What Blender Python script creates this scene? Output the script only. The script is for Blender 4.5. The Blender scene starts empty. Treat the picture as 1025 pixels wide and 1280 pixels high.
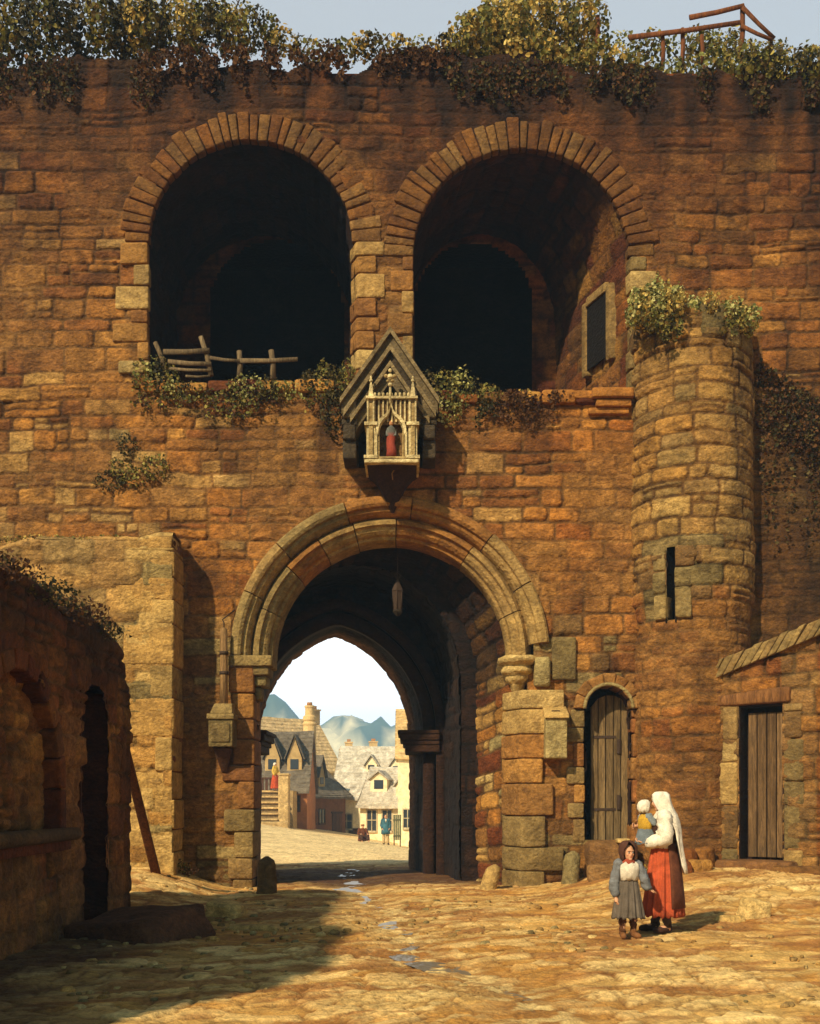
import bpy, math, random
import numpy as np
from mathutils import Vector, Matrix
R = math.radians
sc = bpy.context.scene
col = sc.collection
# ------------------------------------------------------------------ camera
FPX = 1375.0                                    # focal length in pixels of a 1025 x 1280 picture
EYE = 1.6
cam = bpy.data.cameras.new('camera'); camo = bpy.data.objects.new('camera', cam); col.objects.link(camo)
cam.sensor_fit = 'HORIZONTAL'; cam.sensor_width = 36.0; cam.lens = 36.0 * FPX / 1025.0
cam.shift_y = 360.0 / 1025.0; cam.clip_start = 0.1; cam.clip_end = 8000
camo.location = (0, 0, EYE); camo.rotation_euler = (R(90), 0, 0)
sc.camera = camo
# ------------------------------------------------------------------ light
SUN_EL, SUN_AZ = 37.0, 34.0                     # sun behind the camera's left shoulder
w = bpy.data.worlds.new('World'); sc.world = w; w.use_nodes = True
nt = w.node_tree; nt.nodes.clear()
def wn(t, **k):
    n = nt.nodes.new(t)
    for a, b in k.items(): setattr(n, a, b)
    return n
sky = wn('ShaderNodeTexSky', sky_type='NISHITA', sun_disc=False, sun_elevation=R(SUN_EL), sun_rotation=R(180 + SUN_AZ),
         altitude=50, air_density=1.0, dust_density=2.0, ozone_density=1.0)
tc = wn('ShaderNodeTexCoord'); sep = wn('ShaderNodeSeparateXYZ')
mp = wn('ShaderNodeMapping'); mp.inputs['Scale'].default_value = (2.2, 2.2, 6.0)
cn = wn('ShaderNodeTexNoise'); cn.inputs['Scale'].default_value = 1.6; cn.inputs['Detail'].default_value = 7
ma = wn('ShaderNodeMath', operation='MULTIPLY_ADD'); ma.inputs[1].default_value = -4.2; ma.inputs[2].default_value = 1.30
ad = wn('ShaderNodeMath', operation='ADD')
sb = wn('ShaderNodeMath', operation='MULTIPLY_ADD'); sb.inputs[1].default_value = 1.5; sb.inputs[2].default_value = -0.62
cl = wn('ShaderNodeClamp')
mx = wn('ShaderNodeMix', data_type='RGBA'); mx.inputs[7].default_value = (32.0, 31.6, 31.0, 1)
bg = wn('ShaderNodeBackground'); bg.inputs['Strength'].default_value = 0.055
out = wn('ShaderNodeOutputWorld'); L = nt.links.new
L(tc.outputs['Generated'], sep.inputs[0]); L(tc.outputs['Generated'], mp.inputs[0]); L(mp.outputs[0], cn.inputs['Vector'])
ve = wn('ShaderNodeMapRange', interpolation_type='SMOOTHSTEP'); ve.inputs[1].default_value = 0.15; ve.inputs[2].default_value = 0.7; ve.inputs[4].default_value = 0.23
mv = wn('ShaderNodeMath', operation='MAXIMUM'); L(sep.outputs['Y'], ve.inputs[0])
L(sep.outputs['Z'], ma.inputs[0]); L(cn.outputs['Fac'], sb.inputs[0]); L(ma.outputs[0], ad.inputs[0]); L(sb.outputs[0], ad.inputs[1])
L(ad.outputs[0], cl.inputs[0]); yb = wn('ShaderNodeMapRange', interpolation_type='SMOOTHSTEP'); yb.inputs[1].default_value = -0.2; yb.inputs[2].default_value = 0.45; yb.inputs[3].default_value = 0.12
ym = wn('ShaderNodeMath', operation='MULTIPLY'); L(sep.outputs['Y'], yb.inputs[0]); L(cl.outputs[0], ym.inputs[0]); L(yb.outputs[0], ym.inputs[1])  # low cloud kept ahead, so the unseen sky behind gives less fill
L(ym.outputs[0], mv.inputs[0]); L(ve.outputs[0], mv.inputs[1]); L(mv.outputs[0], mx.inputs[0]); tn = wn('ShaderNodeMix', data_type='RGBA', blend_type='MULTIPLY'); tn.inputs[0].default_value = 1; tn.inputs[7].default_value = (0.74, 1.10, 1.08, 1); L(sky.outputs[0], tn.inputs[6]); L(tn.outputs[2], mx.inputs[6]); L(mx.outputs[2], bg.inputs[0]); L(bg.outputs[0], out.inputs[0])
sl = bpy.data.lights.new('sun', 'SUN'); sl.energy = 4.6; sl.angle = R(1.5); sl.color = (1.0, 0.86, 0.64)
so = bpy.data.objects.new('sun', sl); col.objects.link(so)
sdir = Vector((math.sin(R(SUN_AZ)) * math.cos(R(SUN_EL)), math.cos(R(SUN_AZ)) * math.cos(R(SUN_EL)), -math.sin(R(SUN_EL))))
so.rotation_euler = sdir.to_track_quat('-Z', 'Y').to_euler(); so.location = (-20, -20, 30)
sc.view_settings.view_transform = 'Standard'; sc.view_settings.look = 'None'
sc.view_settings.exposure = 0.36; sc.view_settings.gamma = 1.0
try:
    sc.cycles.max_bounces = 5; sc.cycles.diffuse_bounces = 3; sc.cycles.volume_bounces = 1; sc.cycles.transparent_max_bounces = 6
except Exception: pass

# ------------------------------------------------------------------ helpers
def at(px, py, Y): return np.array(((px - 512.5) / FPX * Y, Y, EYE - (py - 1000.0) / FPX * Y))
def X_(px, Y=20.0): return (px - 512.5) / FPX * Y
def Z_(py, Y=20.0): return EYE - (py - 1000.0) / FPX * Y
def lin(c): return tuple((v / 255.0 / 12.92) if v / 255.0 <= 0.04045 else ((v / 255.0 + 0.055) / 1.055) ** 2.4 for v in c)
def sm(a, b, x):
    t = np.clip((np.asarray(x, float) - a) / (b - a), 0, 1); return t * t * (3 - 2 * t)
M32 = 0xffffffff
def hsh(a, b, s):
    a = np.asarray(a).astype(np.int64); b = np.asarray(b).astype(np.int64)
    h = (a * 374761393 + b * 668265263 + int(s) * 974634777) & M32
    h = ((h ^ (h >> 13)) * 1274126177) & M32
    h = ((h ^ (h >> 15)) * 1103515245) & M32
    return (h ^ (h >> 16)) / 4294967296.0
def vn(x, y, s=0):
    x = np.asarray(x, float); y = np.asarray(y, float)
    ix = np.floor(x); iy = np.floor(y); fx = x - ix; fy = y - iy
    fx = fx * fx * (3 - 2 * fx); fy = fy * fy * (3 - 2 * fy)
    a = hsh(ix, iy, s); b = hsh(ix + 1, iy, s); c = hsh(ix, iy + 1, s); d = hsh(ix + 1, iy + 1, s)
    return (a + (b - a) * fx) * (1 - fy) + (c + (d - c) * fx) * fy
def fbm(x, y, s=0, o=4):
    t = 0; a = 0.5; n = 0
    for k in range(o):
        t = t + a * vn(x * 2 ** k, y * 2 ** k, s + 17 * k); n += a; a *= 0.5
    return t / n
def vn3(p, s=0):
    return (vn(p[:, 0] + 3.1 * p[:, 2], p[:, 1] - 1.7 * p[:, 2], s) + vn(p[:, 1] + 2.3 * p[:, 0], p[:, 2] + 1.3 * p[:, 0], s + 5) + vn(p[:, 2] - 2.1 * p[:, 1], p[:, 0] + 1.9 * p[:, 1], s + 9)) / 3
def mat(name, rough=0.9, bump=0.4, bs=40.0, grain=0.35, gs=7.0, base=None, metal=0.0, stretch=None, trans=0.0, spec=0.25, mottle=0.0, fine=0.0, bd=0.02):
    m = bpy.data.materials.new(name); m.use_nodes = True
    t = m.node_tree; p = t.nodes['Principled BSDF']; l = t.links.new
    p.inputs['Roughness'].default_value = rough; p.inputs['Metallic'].default_value = metal
    p.inputs['Specular IOR Level'].default_value = spec
    if base is None:
        a = t.nodes.new('ShaderNodeAttribute'); a.attribute_name = 'Col'; src = a.outputs['Color']
    else:
        a = t.nodes.new('ShaderNodeRGB'); a.outputs[0].default_value = (*base, 1); src = a.outputs[0]
    c = t.nodes.new('ShaderNodeTexCoord'); vec = c.outputs['Object']
    if stretch:
        q = t.nodes.new('ShaderNodeMapping'); q.inputs['Scale'].default_value = stretch; l(vec, q.inputs[0]); vec = q.outputs[0]
    n1 = t.nodes.new('ShaderNodeTexNoise'); n1.inputs['Scale'].default_value = gs; n1.inputs['Detail'].default_value = 9; n1.inputs['Roughness'].default_value = 0.72
    n1.inputs['Distortion'].default_value = 0.6
    l(vec, n1.inputs['Vector'])
    mr = t.nodes.new('ShaderNodeMapRange'); mr.inputs[1].default_value = 0.28; mr.inputs[2].default_value = 0.72
    mr.inputs[3].default_value = 1 - grain; mr.inputs[4].default_value = 1 + grain
    l(n1.outputs['Fac'], mr.inputs[0])
    mu = t.nodes.new('ShaderNodeMix'); mu.data_type = 'RGBA'; mu.blend_type = 'MULTIPLY'; mu.inputs[0].default_value = 1
    l(src, mu.inputs[6]); l(mr.outputs[0], mu.inputs[7])
    def layer(scale, lo, hi, c0, c1, dist=0.4, rg=0.65):
        nonlocal mu
        n = t.nodes.new('ShaderNodeTexNoise'); n.inputs['Scale'].default_value = scale; n.inputs['Detail'].default_value = 8; n.inputs['Roughness'].default_value = rg; n.inputs['Distortion'].default_value = dist; l(vec, n.inputs['Vector'])
        r = t.nodes.new('ShaderNodeValToRGB'); r.color_ramp.elements[0].position = lo; r.color_ramp.elements[1].position = hi; r.color_ramp.elements[0].color = (*c0, 1); r.color_ramp.elements[1].color = (*c1, 1); l(n.outputs['Fac'], r.inputs[0])
        m2 = t.nodes.new('ShaderNodeMix'); m2.data_type = 'RGBA'; m2.blend_type = 'MULTIPLY'; m2.inputs[0].default_value = 1; l(mu.outputs[2], m2.inputs[6]); l(r.outputs[0], m2.inputs[7]); mu = m2
    if mottle:
        a0 = 1 - mottle; layer(1.9, .38, .62, (a0 * 1.0, a0 * .92, a0 * .80), (1.10, 1.06, .98), 1.2); layer(9.0, .40, .58, (a0 * 1.1,) * 3, (1.06,) * 3, .8, .75)
    if fine: layer(gs * 8, .36, .56, (1 - fine,) * 3, (1.08,) * 3, .3, .8)
    l(mu.outputs[2], p.inputs['Base Color'])
    if bump:
        n2 = t.nodes.new('ShaderNodeTexNoise'); n2.inputs['Scale'].default_value = bs; n2.inputs['Detail'].default_value = 6; l(vec, n2.inputs['Vector'])
        b = t.nodes.new('ShaderNodeBump'); b.inputs['Strength'].default_value = bump; b.inputs['Distance'].default_value = bd
        l(n2.outputs['Fac'], b.inputs['Height']); l(b.outputs[0], p.inputs['Normal'])
    if trans:
        o = t.nodes['Material Output']; tr = t.nodes.new('ShaderNodeBsdfTranslucent'); l(mu.outputs[2], tr.inputs[0])
        ms = t.nodes.new('ShaderNodeMixShader'); ms.inputs[0].default_value = trans
        l(p.outputs[0], ms.inputs[1]); l(tr.outputs[0], ms.inputs[2]); l(ms.outputs[0], o.inputs[0])
    return m
MT = dict(
    stone=mat('weathered_stone', 0.92, 0.75, 15, 0.36, 5.0, mottle=.44, fine=.44, bd=.05, stretch=(1, 1, 1.5)),
    block=mat('dressed_stone', 0.9, 0.8, 16, 0.34, 8.0, mottle=.36, fine=.38, bd=.045, stretch=(1, 1, 1.3)),
    earth=mat('trodden_earth', 0.95, 0.7, 24, 0.30, 4.0, mottle=.22, fine=.3, bd=.03),
    wood=mat('old_wood', 0.88, 0.9, 30, 0.5, 9.0, stretch=(3, 3, 0.3), mottle=.28, fine=.42, bd=.02),
    leaf=mat('leaves', 0.75, 0, 1, 0.25, 3.0, trans=0.25),
    slate=mat('slate_roof', 0.8, 0.9, 4, 0.3, 3.0, mottle=.25, bd=.15),
    plaster=mat('limewashed_plaster', 0.92, 0.4, 6, 0.16, 1.2, mottle=.16, bd=.05),
    iron=mat('rusty_iron', 0.7, 0.3, 60, 0.4, 20, base=(0.06, 0.035, 0.02), metal=0.4),
    cloth=mat('cloth', 0.95, 0.4, 60, 0.22, 9, mottle=.2, fine=.22, bd=.008),
    skin=mat('skin', 0.6, 0.0, 1, 0.08, 12),
    hill=mat('hillside', 0.95, 0, 1, 0.5, 0.06),
)
def glassmat():
    m = bpy.data.materials.new('dark_window_glass'); m.use_nodes = True; p = m.node_tree.nodes['Principled BSDF']
    p.inputs['Base Color'].default_value = (0.03, 0.035, 0.04, 1); p.inputs['Roughness'].default_value = 0.15; return m
MT['glass'] = glassmat()
def watermat():
    m = bpy.data.materials.new('trickle_water'); m.use_nodes = True; t = m.node_tree; p = t.nodes['Principled BSDF']
    p.inputs['Base Color'].default_value = (0.20, 0.155, 0.10, 1); p.inputs['Roughness'].default_value = 0.30
    n = t.nodes.new('ShaderNodeTexNoise'); n.inputs['Scale'].default_value = 22; b = t.nodes.new('ShaderNodeBump'); b.inputs['Strength'].default_value = 0.5; b.inputs['Distance'].default_value = 0.03
    t.links.new(n.outputs['Fac'], b.inputs['Height']); t.links.new(b.outputs[0], p.inputs['Normal']); return m
MT['water'] = watermat()

def wloc(o):
    v = np.zeros(3)
    while o is not None: v = v + np.array(o.location); o = o.parent
    return v
def tag(o, label=None, cat=None, group=None, kind=None):
    if label: o['label'] = label
    if cat: o['category'] = cat
    if group: o['group'] = group
    if kind: o['kind'] = kind
    return o
def thing(name, label, cat, loc=(0, 0, 0), group=None):
    o = bpy.data.objects.new(name, None); col.objects.link(o); o.location = loc; o.empty_display_size = 0.2
    return tag(o, label, cat, group, 'thing')
def link_mesh(name, V, quads, tris, C, material, parent=None, smooth=True):
    V = np.asarray(V, float)
    if parent is not None: V = V - wloc(parent)
    me = bpy.data.meshes.new(name)
    nq, ntr = len(quads), len(tris)
    me.vertices.add(len(V)); me.vertices.foreach_set('co', V.astype(np.float32).ravel())
    li = np.concatenate([np.asarray(quads, np.int32).ravel(), np.asarray(tris, np.int32).ravel()]) if nq or ntr else np.zeros(0, np.int32)
    me.loops.add(len(li)); me.loops.foreach_set('vertex_index', li)
    me.polygons.add(nq + ntr)
    st = np.concatenate([np.arange(nq) * 4, nq * 4 + np.arange(ntr) * 3]).astype(np.int32)
    me.polygons.foreach_set('loop_start', st)
    me.polygons.foreach_set('use_smooth', np.full(nq + ntr, bool(smooth)))
    me.update(calc_edges=True)
    if C is not None:
        a = me.attributes.new('Col', 'FLOAT_COLOR', 'POINT')
        cc = np.ones((len(V), 4), np.float32); cc[:, :3] = np.clip(C, 0, 1); a.data.foreach_set('color', cc.ravel())
    me.materials.append(material)
    o = bpy.data.objects.new(name, me); col.objects.link(o)
    if parent is not None: o.parent = parent
    return o
class MB:
    """collects shapes in world coordinates and links them as one mesh"""
    def __init__(s): s.v = []; s.q = []; s.t = []; s.c = []; s.n = 0
    def add(s, V, Q=(), T=(), c=(0.5, 0.5, 0.5)):
        V = np.asarray(V, float).reshape(-1, 3); s.v.append(V)
        if len(Q): s.q.append(np.asarray(Q, int).reshape(-1, 4) + s.n)
        if len(T): s.t.append(np.asarray(T, int).reshape(-1, 3) + s.n)
        c = np.asarray(c, float); s.c.append(np.broadcast_to(c, (len(V), 3)).copy() if c.ndim == 1 else c)
        s.n += len(V); return s
    def data(s):
        return (np.concatenate(s.v), np.concatenate(s.q) if s.q else np.zeros((0, 4), int), np.concatenate(s.t) if s.t else np.zeros((0, 3), int), np.concatenate(s.c))
    def build(s, name, m, parent=None, smooth=True, **k):
        V, Q, T, C = s.data(); o = link_mesh(name, V, Q, T, C, m, parent, smooth)
        return tag(o, **k) if k else o
    def box(s, a, b, c):
        x0, y0, z0 = a; x1, y1, z1 = b
        V = [(x0, y0, z0), (x1, y0, z0), (x1, y1, z0), (x0, y1, z0), (x0, y0, z1), (x1, y0, z1), (x1, y1, z1), (x0, y1, z1)]
        return s.hexa(V, c)
    def hexa(s, V, c):
        Q = [(0, 3, 2, 1), (4, 5, 6, 7), (0, 1, 5, 4), (1, 2, 6, 5), (2, 3, 7, 6), (3, 0, 4, 7)]
        V = np.asarray(V, float); VV = np.concatenate([V[list(q)] for q in Q]); return s.add(VV, [(4 * i, 4 * i + 1, 4 * i + 2, 4 * i + 3) for i in range(6)], c=c)
    def stone(s, V, c, n=5, r=0.04, amp=0.012, fs=3.0, seed=0, jit=0.12):
        """a worn block: rounded, lumpy, from eight corners (bottom four, top four)"""
        V = np.asarray(V, float); P, Q = cubegrid(n)
        d = np.array([np.linalg.norm(V[1] - V[0]), np.linalg.norm(V[3] - V[0]), np.linalg.norm(V[4] - V[0])]) + 1e-6
        p = P * d; rr = np.minimum(r, d * 0.45); q = np.clip(p, rr, d - rr); e = p - q; L_ = np.linalg.norm(e / rr, axis=1, keepdims=True)
        p = q + e / np.maximum(L_, 1); t = p / d
        x, y, z = t[:, :1], t[:, 1:2], t[:, 2:]
        W = ((V[0] * (1 - x) + V[1] * x) * (1 - y) + (V[3] * (1 - x) + V[2] * x) * y) * (1 - z) + ((V[4] * (1 - x) + V[5] * x) * (1 - y) + (V[7] * (1 - x) + V[6] * x) * y) * z
        cen = V.mean(0); dr = W - cen; dr /= np.linalg.norm(dr, axis=1, keepdims=True) + 1e-9
        W = W + dr * ((vn3(W * fs, seed) - 0.5) * 2 * amp * 1.6 + (vn3(W * fs * 3.3, seed + 3) - 0.5) * amp * 1.4)[:, None]
        cc = np.asarray(c, float) * (1 + (vn3(W * 2.7, seed + 7) - 0.5)[:, None] * 2 * jit)
        return s.add(W, Q, c=cc)
    def sbox(s, a, b, c, **k):
        x0, y0, z0 = a; x1, y1, z1 = b
        return s.stone([(x0, y0, z0), (x1, y0, z0), (x1, y1, z0), (x0, y1, z0), (x0, y0, z1), (x1, y0, z1), (x1, y1, z1), (x0, y1, z1)], c, **k)
    def tube(s, pts, rad, c, n=8, cap=True, flat=1.0):
        pts = np.asarray(pts, float); k = len(pts); rad = np.broadcast_to(np.asarray(rad, float), (k,))
        V = []; up = np.array((0, 0, 1.0)); a = None
        for i in range(k):
            d = pts[min(i + 1, k - 1)] - pts[max(i - 1, 0)]; d = d / (np.linalg.norm(d) + 1e-9)
            if a is None: a = np.cross(d, up if abs(d[2]) < 0.95 else np.array((0, 1.0, 0)))
            a = a - d * np.dot(a, d); a /= np.linalg.norm(a) + 1e-9; b = np.cross(a, d)
            for j in range(n):
                th = 2 * math.pi * j / n; V.append(pts[i] + rad[i] * (math.cos(th) * a + flat * math.sin(th) * b))
        Q = [(i * n + j, i * n + (j + 1) % n, (i + 1) * n + (j + 1) % n, (i + 1) * n + j) for i in range(k - 1) for j in range(n)]
        T = []
        if cap:
            V.append(pts[0]); V.append(pts[-1]); m0 = k * n
            T = [(m0, (j + 1) % n, j) for j in range(n)] + [(m0 + 1, (k - 1) * n + j, (k - 1) * n + (j + 1) % n) for j in range(n)]
        return s.add(V, Q, T, c)
    def ball(s, cen, r, c, nu=10, nv=7):
        r = np.broadcast_to(np.asarray(r, float), (3,)); V = []; 
        for i in range(nv + 1):
            ph = math.pi * i / nv
            for j in range(nu):
                th = 2 * math.pi * j / nu; V.append((cen[0] + r[0] * math.sin(ph) * math.cos(th), cen[1] + r[1] * math.sin(ph) * math.sin(th), cen[2] + r[2] * math.cos(ph)))
        Q = [(i * nu + j, (i + 1) * nu + j, (i + 1) * nu + (j + 1) % nu, i * nu + (j + 1) % nu) for i in range(nv) for j in range(nu)]
        return s.add(V, Q, c=c)
    def rings(s, rs, c, cap=(True, True)):
        """loft through rings of equal length"""
        rs = np.asarray(rs, float); k, n = rs.shape[:2]; V = rs.reshape(-1, 3)
        Q = [(i * n + j, i * n + (j + 1) % n, (i + 1) * n + (j + 1) % n, (i + 1) * n + j) for i in range(k - 1) for j in range(n)]
        T = []; V = list(V); m0 = k * n
        if cap[0]: V.append(rs[0].mean(0)); T += [(len(V) - 1, (j + 1) % n, j) for j in range(n)]
        if cap[1]: V.append(rs[-1].mean(0)); T += [(len(V) - 1, (k - 1) * n + j, (k - 1) * n + (j + 1) % n) for j in range(n)]
        c = np.asarray(c, float)
        if c.ndim == 2: c = np.concatenate([np.repeat(c, n, 0), np.tile(c[-1], (len(V) - m0, 1))])
        return s.add(V, Q, T, c)
_cg = {}
def cubegrid(n):
    if n in _cg: return _cg[n]
    P = []; Q = []; idx = {}
    def vid(p):
        if p not in idx: idx[p] = len(P); P.append(p)
        return idx[p]
    for ax in range(3):
        for side in (0, n):
            for i in range(n):
                for j in range(n):
                    q = []
                    for (a, b) in ((i, j), (i + 1, j), (i + 1, j + 1), (i, j + 1)):
                        p = [0, 0, 0]; p[ax] = side; p[(ax + 1) % 3] = a; p[(ax + 2) % 3] = b; q.append(vid(tuple(p)))
                    Q.append(q if side else q[::-1])
    # crowd the grid lines towards the edges so that the rounding has vertices to work with
    t = np.linspace(0, 1, n + 1); 
    if n >= 4: t = np.concatenate([[0, 0.04], np.linspace(0.12, 0.88, n - 3), [0.96, 1]])
    r = (t[np.array(P)], np.array(Q)); _cg[n] = r; return r

# ---- masonry: irregular courses computed per grid point
def stones(u, v, seed, ch=(0.22, 0.46), ln=(0.35, 1.1), joint=0.010, bev=0.030, depth=0.038, split=0.24, warp=1.0, rough=0.014):
    rng = np.random.default_rng(seed)
    uu = u + warp * (0.10 * (fbm(u * 0.6, v * 0.6, seed + 1) - 0.5) + 0.035 * (vn(u * 3.7, v * 3.7, seed + 2) - 0.5) + 0.012 * (vn(u * 14, v * 14, seed + 12) - 0.5))
    vv = v + warp * (0.22 * (fbm(u * 0.35, v * 0.5, seed + 3) - 0.5) + 0.05 * (vn(u * 3.1, v * 3.1, seed + 4) - 0.5) + 0.014 * (vn(u * 13, v * 13, seed + 14) - 0.5))
    v0, v1 = vv.min() - 0.6, vv.max() + 0.6; b = [v0]
    while b[-1] < v1: b.append(b[-1] + rng.uniform(*ch))
    b = np.array(b); ci = np.clip(np.searchsorted(b, vv) - 1, 0, len(b) - 2)
    lo = np.empty_like(u); hi = np.empty_like(u); si = np.zeros(u.shape, int); u0, u1 = uu.min() - 1.2, uu.max() + 1.2
    for k in range(len(b) - 1):
        m = ci == k
        lens = rng.uniform(ln[0], ln[1], int((u1 - u0) / ln[0]) + 4) ** 1.0
        e = u0 - rng.uniform(0, 1) + np.concatenate([[0], np.cumsum(lens)])
        if not m.any(): continue
        j = np.clip(np.searchsorted(e, uu[m]) - 1, 0, len(e) - 2); lo[m] = e[j]; hi[m] = e[j + 1]; si[m] = j
    blo, bhi = b[ci], b[ci + 1]
    r1 = hsh(ci, si, seed + 20); fr = 0.35 + 0.3 * hsh(ci, si, seed + 21); cut = blo + (bhi - blo) * fr
    sp = (r1 < split); up = vv > cut
    bl2 = np.where(sp & up, cut, blo); bh2 = np.where(sp & ~up, cut, bhi); sub = np.where(sp & up, 1, 0)
    cu = (lo + hi) / 2
    # some of the thin ones are broken again across
    r5 = hsh(ci * 2 + sub, si, seed + 22); cx = lo + (hi - lo) * (0.35 + 0.3 * r5); sp2 = sp & (r5 < 0.45) & ((hi - lo) > 0.4); rt = uu > cx
    lo2 = np.where(sp2 & rt, cx, lo); hi2 = np.where(sp2 & ~rt, cx, hi); sub = sub + np.where(sp2 & rt, 2, 0)
    W, H = (hi2 - lo2) / 2, (bh2 - bl2) / 2; px = np.abs(uu - (lo2 + hi2) / 2) - W; py = np.abs(vv - (bl2 + bh2) / 2) - H
    rid = hsh(ci * 5 + sub, si, seed + 23); rid2 = hsh(ci * 5 + sub, si, seed + 24); rid3 = hsh(ci * 5 + sub, si, seed + 25)
    rc = np.minimum(0.03 + 0.07 * rid2, np.minimum(W, H) * 0.9); qx, qy = px + rc, py + rc
    d = -(np.hypot(np.maximum(qx, 0), np.maximum(qy, 0)) + np.minimum(np.maximum(qx, qy), 0) - rc)
    jt = joint * (0.4 + 1.6 * vn(u * 1.3, v * 1.3, seed + 30)); e = np.clip((d - jt) / bev, 0, 1); prof = 1 - (1 - e) ** 2.2
    h = depth * (prof * (0.55 + 0.9 * rid3) - 0.8) + 0.02 * (rid - 0.5) * prof
    h = h + prof * (0.05 * (rid2 - 0.5) * (uu - (lo2 + hi2) / 2) + 0.07 * (rid3 - 0.6) * (vv - (bl2 + bh2) / 2))
    h = h - 0.05 * sm(.60, .74, fbm(u * 1.9, v * 2.4, seed + 35, 4)) * fbm(u * 6, v * 6, seed + 36, 3)
    h = h + rough * 2.6 * (fbm(u * 5, v * 8, seed + 31, 5) - 0.5) + 0.06 * (fbm(u * 0.8, v * 0.8, seed + 32, 3) - 0.5)
    return h, sm(0.0, 0.75, e), (lo2 + hi2) / 2, (bl2 + bh2) / 2, rid, rid2, rid3
PAL = dict(
    warm=[lin(c) for c in ((176, 116, 60), (150, 88, 42), (196, 140, 78), (128, 70, 36), (164, 108, 58), (140, 96, 56), (112, 58, 32), (184, 124, 62))],
    pale=[lin(c) for c in ((204, 168, 106), (186, 150, 92), (214, 182, 122), (168, 136, 86), (158, 140, 96), (196, 152, 88))],
    grey=[lin(c) for c in ((142, 120, 78), (124, 106, 68), (154, 130, 84), (132, 100, 60))],
    red=[lin(c) for c in ((150, 82, 42), (124, 62, 34), (108, 54, 30), (164, 100, 52), (136, 84, 48))],
    soot=[lin(c) for c in ((64, 40, 26), (52, 32, 22), (76, 46, 28), (44, 30, 22), (86, 54, 32))],  # near-black browns with the shade of passage and recesses painted in
)
for k in PAL: PAL[k] = np.array(PAL[k]) * (np.array((1.04, 1.05, .72)) if k in ('warm', 'red') else np.array((1, .98, .84)))
def pick(pal, r): p = PAL[pal]; return p[np.minimum((r * len(p)).astype(int), len(p) - 1)]
MORTAR = np.array(lin((150, 106, 54)))
def colour_stones(u, v, e, r1, r2, seed, pal='warm', mortar=MORTAR, plaster=0.35, alt=None, dark=0.62):
    c = pick(pal, r1)
    if alt is not None:
        for pn, wgt in alt:
            m = (r2 < wgt); c = np.where(m[:, None], pick(pn, r1), c)
    c = c * 0.52 + 0.48 * c.mean(0)
    c = c * (0.84 + 0.32 * hsh((r1 * 9999).astype(int), (r2 * 9999).astype(int), seed))[:, None]
    mo = np.asarray(mortar) * (0.35 + 0.75 * fbm(u * 1.1, v * 1.1, seed + 41, 3))[:, None]
    c = mo + (c - mo) * e[:, None]; c = c * (1 - .36 * (1 - e) * sm(.42, .6, fbm(u * 1.7, v * 1.7, seed + 46, 3)))[:, None]
    if plaster:
        pm = sm(0.58 - plaster * 0.22, 0.70 - plaster * 0.22, fbm(u * 0.55, v * 0.7, seed + 42, 5))[:, None] * 0.72
        c = c + (np.asarray(mortar) * 0.95 * (0.65 + 0.7 * fbm(u * 2.5, v * 3.5, seed + 43, 4))[:, None] - c) * pm * .82
    st = fbm(u * 1.6, v * 0.9, seed + 44, 5)
    c = c * (1 - (1 - dark) * sm(0.5, 0.72, st))[:, None]
    return c
def surf(name, U, V, mapf, m, parent=None, seed=0, sk=None, ck=None, mask=None, hf=None, cf=None, **tk):
    uu, vv = np.meshgrid(U, V, indexing='ij'); sh = uu.shape; u, v = uu.ravel(), vv.ravel()
    h, e, cu, cv, r1, r2, r3 = stones(u, v, seed, **(sk or {}))
    c = colour_stones(u, v, e, r1, r2, seed, **(ck or {})); pl = (ck or {}).get('plaster', .35)
    pm = sm(0.58 - pl * 0.22, 0.70 - pl * 0.22, fbm(u * 0.55, v * 0.7, seed + 42, 5)); h = h * (1 - .42 * pm) + pm * (.020 * (fbm(u * 7, v * 9, seed + 48, 4) - .5) + .004)
    if hf is not None: h = hf(u, v, h)
    if cf is not None: c = cf(u, v, cu, cv, e, r1, r2, c)
    P = np.asarray(mapf(u, v, h)); i = np.arange(u.size).reshape(sh)
    Q = np.stack([i[:-1, :-1], i[1:, :-1], i[1:, 1:], i[:-1, 1:]], -1).reshape(-1, 4)
    if mask is not None:
        Q = Q[mask(u[Q].mean(1), v[Q].mean(1))]
        used = np.unique(Q); re = np.zeros(u.size, int); re[used] = np.arange(len(used)); Q = re[Q]; P = P[used]; c = c[used]
    o = link_mesh(name, P, Q, np.zeros((0, 3), int), c, m, parent); return tag(o, **tk) if tk else o
def rng_(a, b, st): return np.linspace(a, b, max(2, int(round(abs(b - a) / st)) + 1))
# ---- leaves
def leaves(mb, P, N, size, seed, pal, droop=0.3):
    """one folded leaf at each point"""
    rg = np.random.default_rng(seed); n = len(P); s = size * (0.45 + 1.25 * rg.random(n) ** 1.6)[:, None]
    d = np.asarray(N) + rg.normal(0, 0.6, (n, 3)); d[:, 2] -= droop; d /= np.linalg.norm(d, axis=1, keepdims=True)
    a = np.cross(d, rg.normal(0, 1, (n, 3))); a /= np.linalg.norm(a, axis=1, keepdims=True); b = np.cross(d, a)
    pts = [(-.1, -.5, 0), (.5, -.28, .14), (.36, .3, .1), (0, .62, -.05), (-.36, .3, .1), (-.5, -.28, .14)]
    V = np.stack([P + s * (x * a + y * b + z * d) for x, y, z in pts], 1).reshape(-1, 3); k = np.arange(n)[:, None] * 6
    Q = np.concatenate([k + np.array([[0, 1, 2, 3]]), k + np.array([[0, 3, 4, 5]])])
    pal = np.asarray(pal, float); c = pal[rg.integers(0, len(pal), n)] * rg.uniform(0.6, 1.35, n)[:, None]
    mb.add(V, Q, c=np.repeat(c, 6, 0)); return mb
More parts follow.
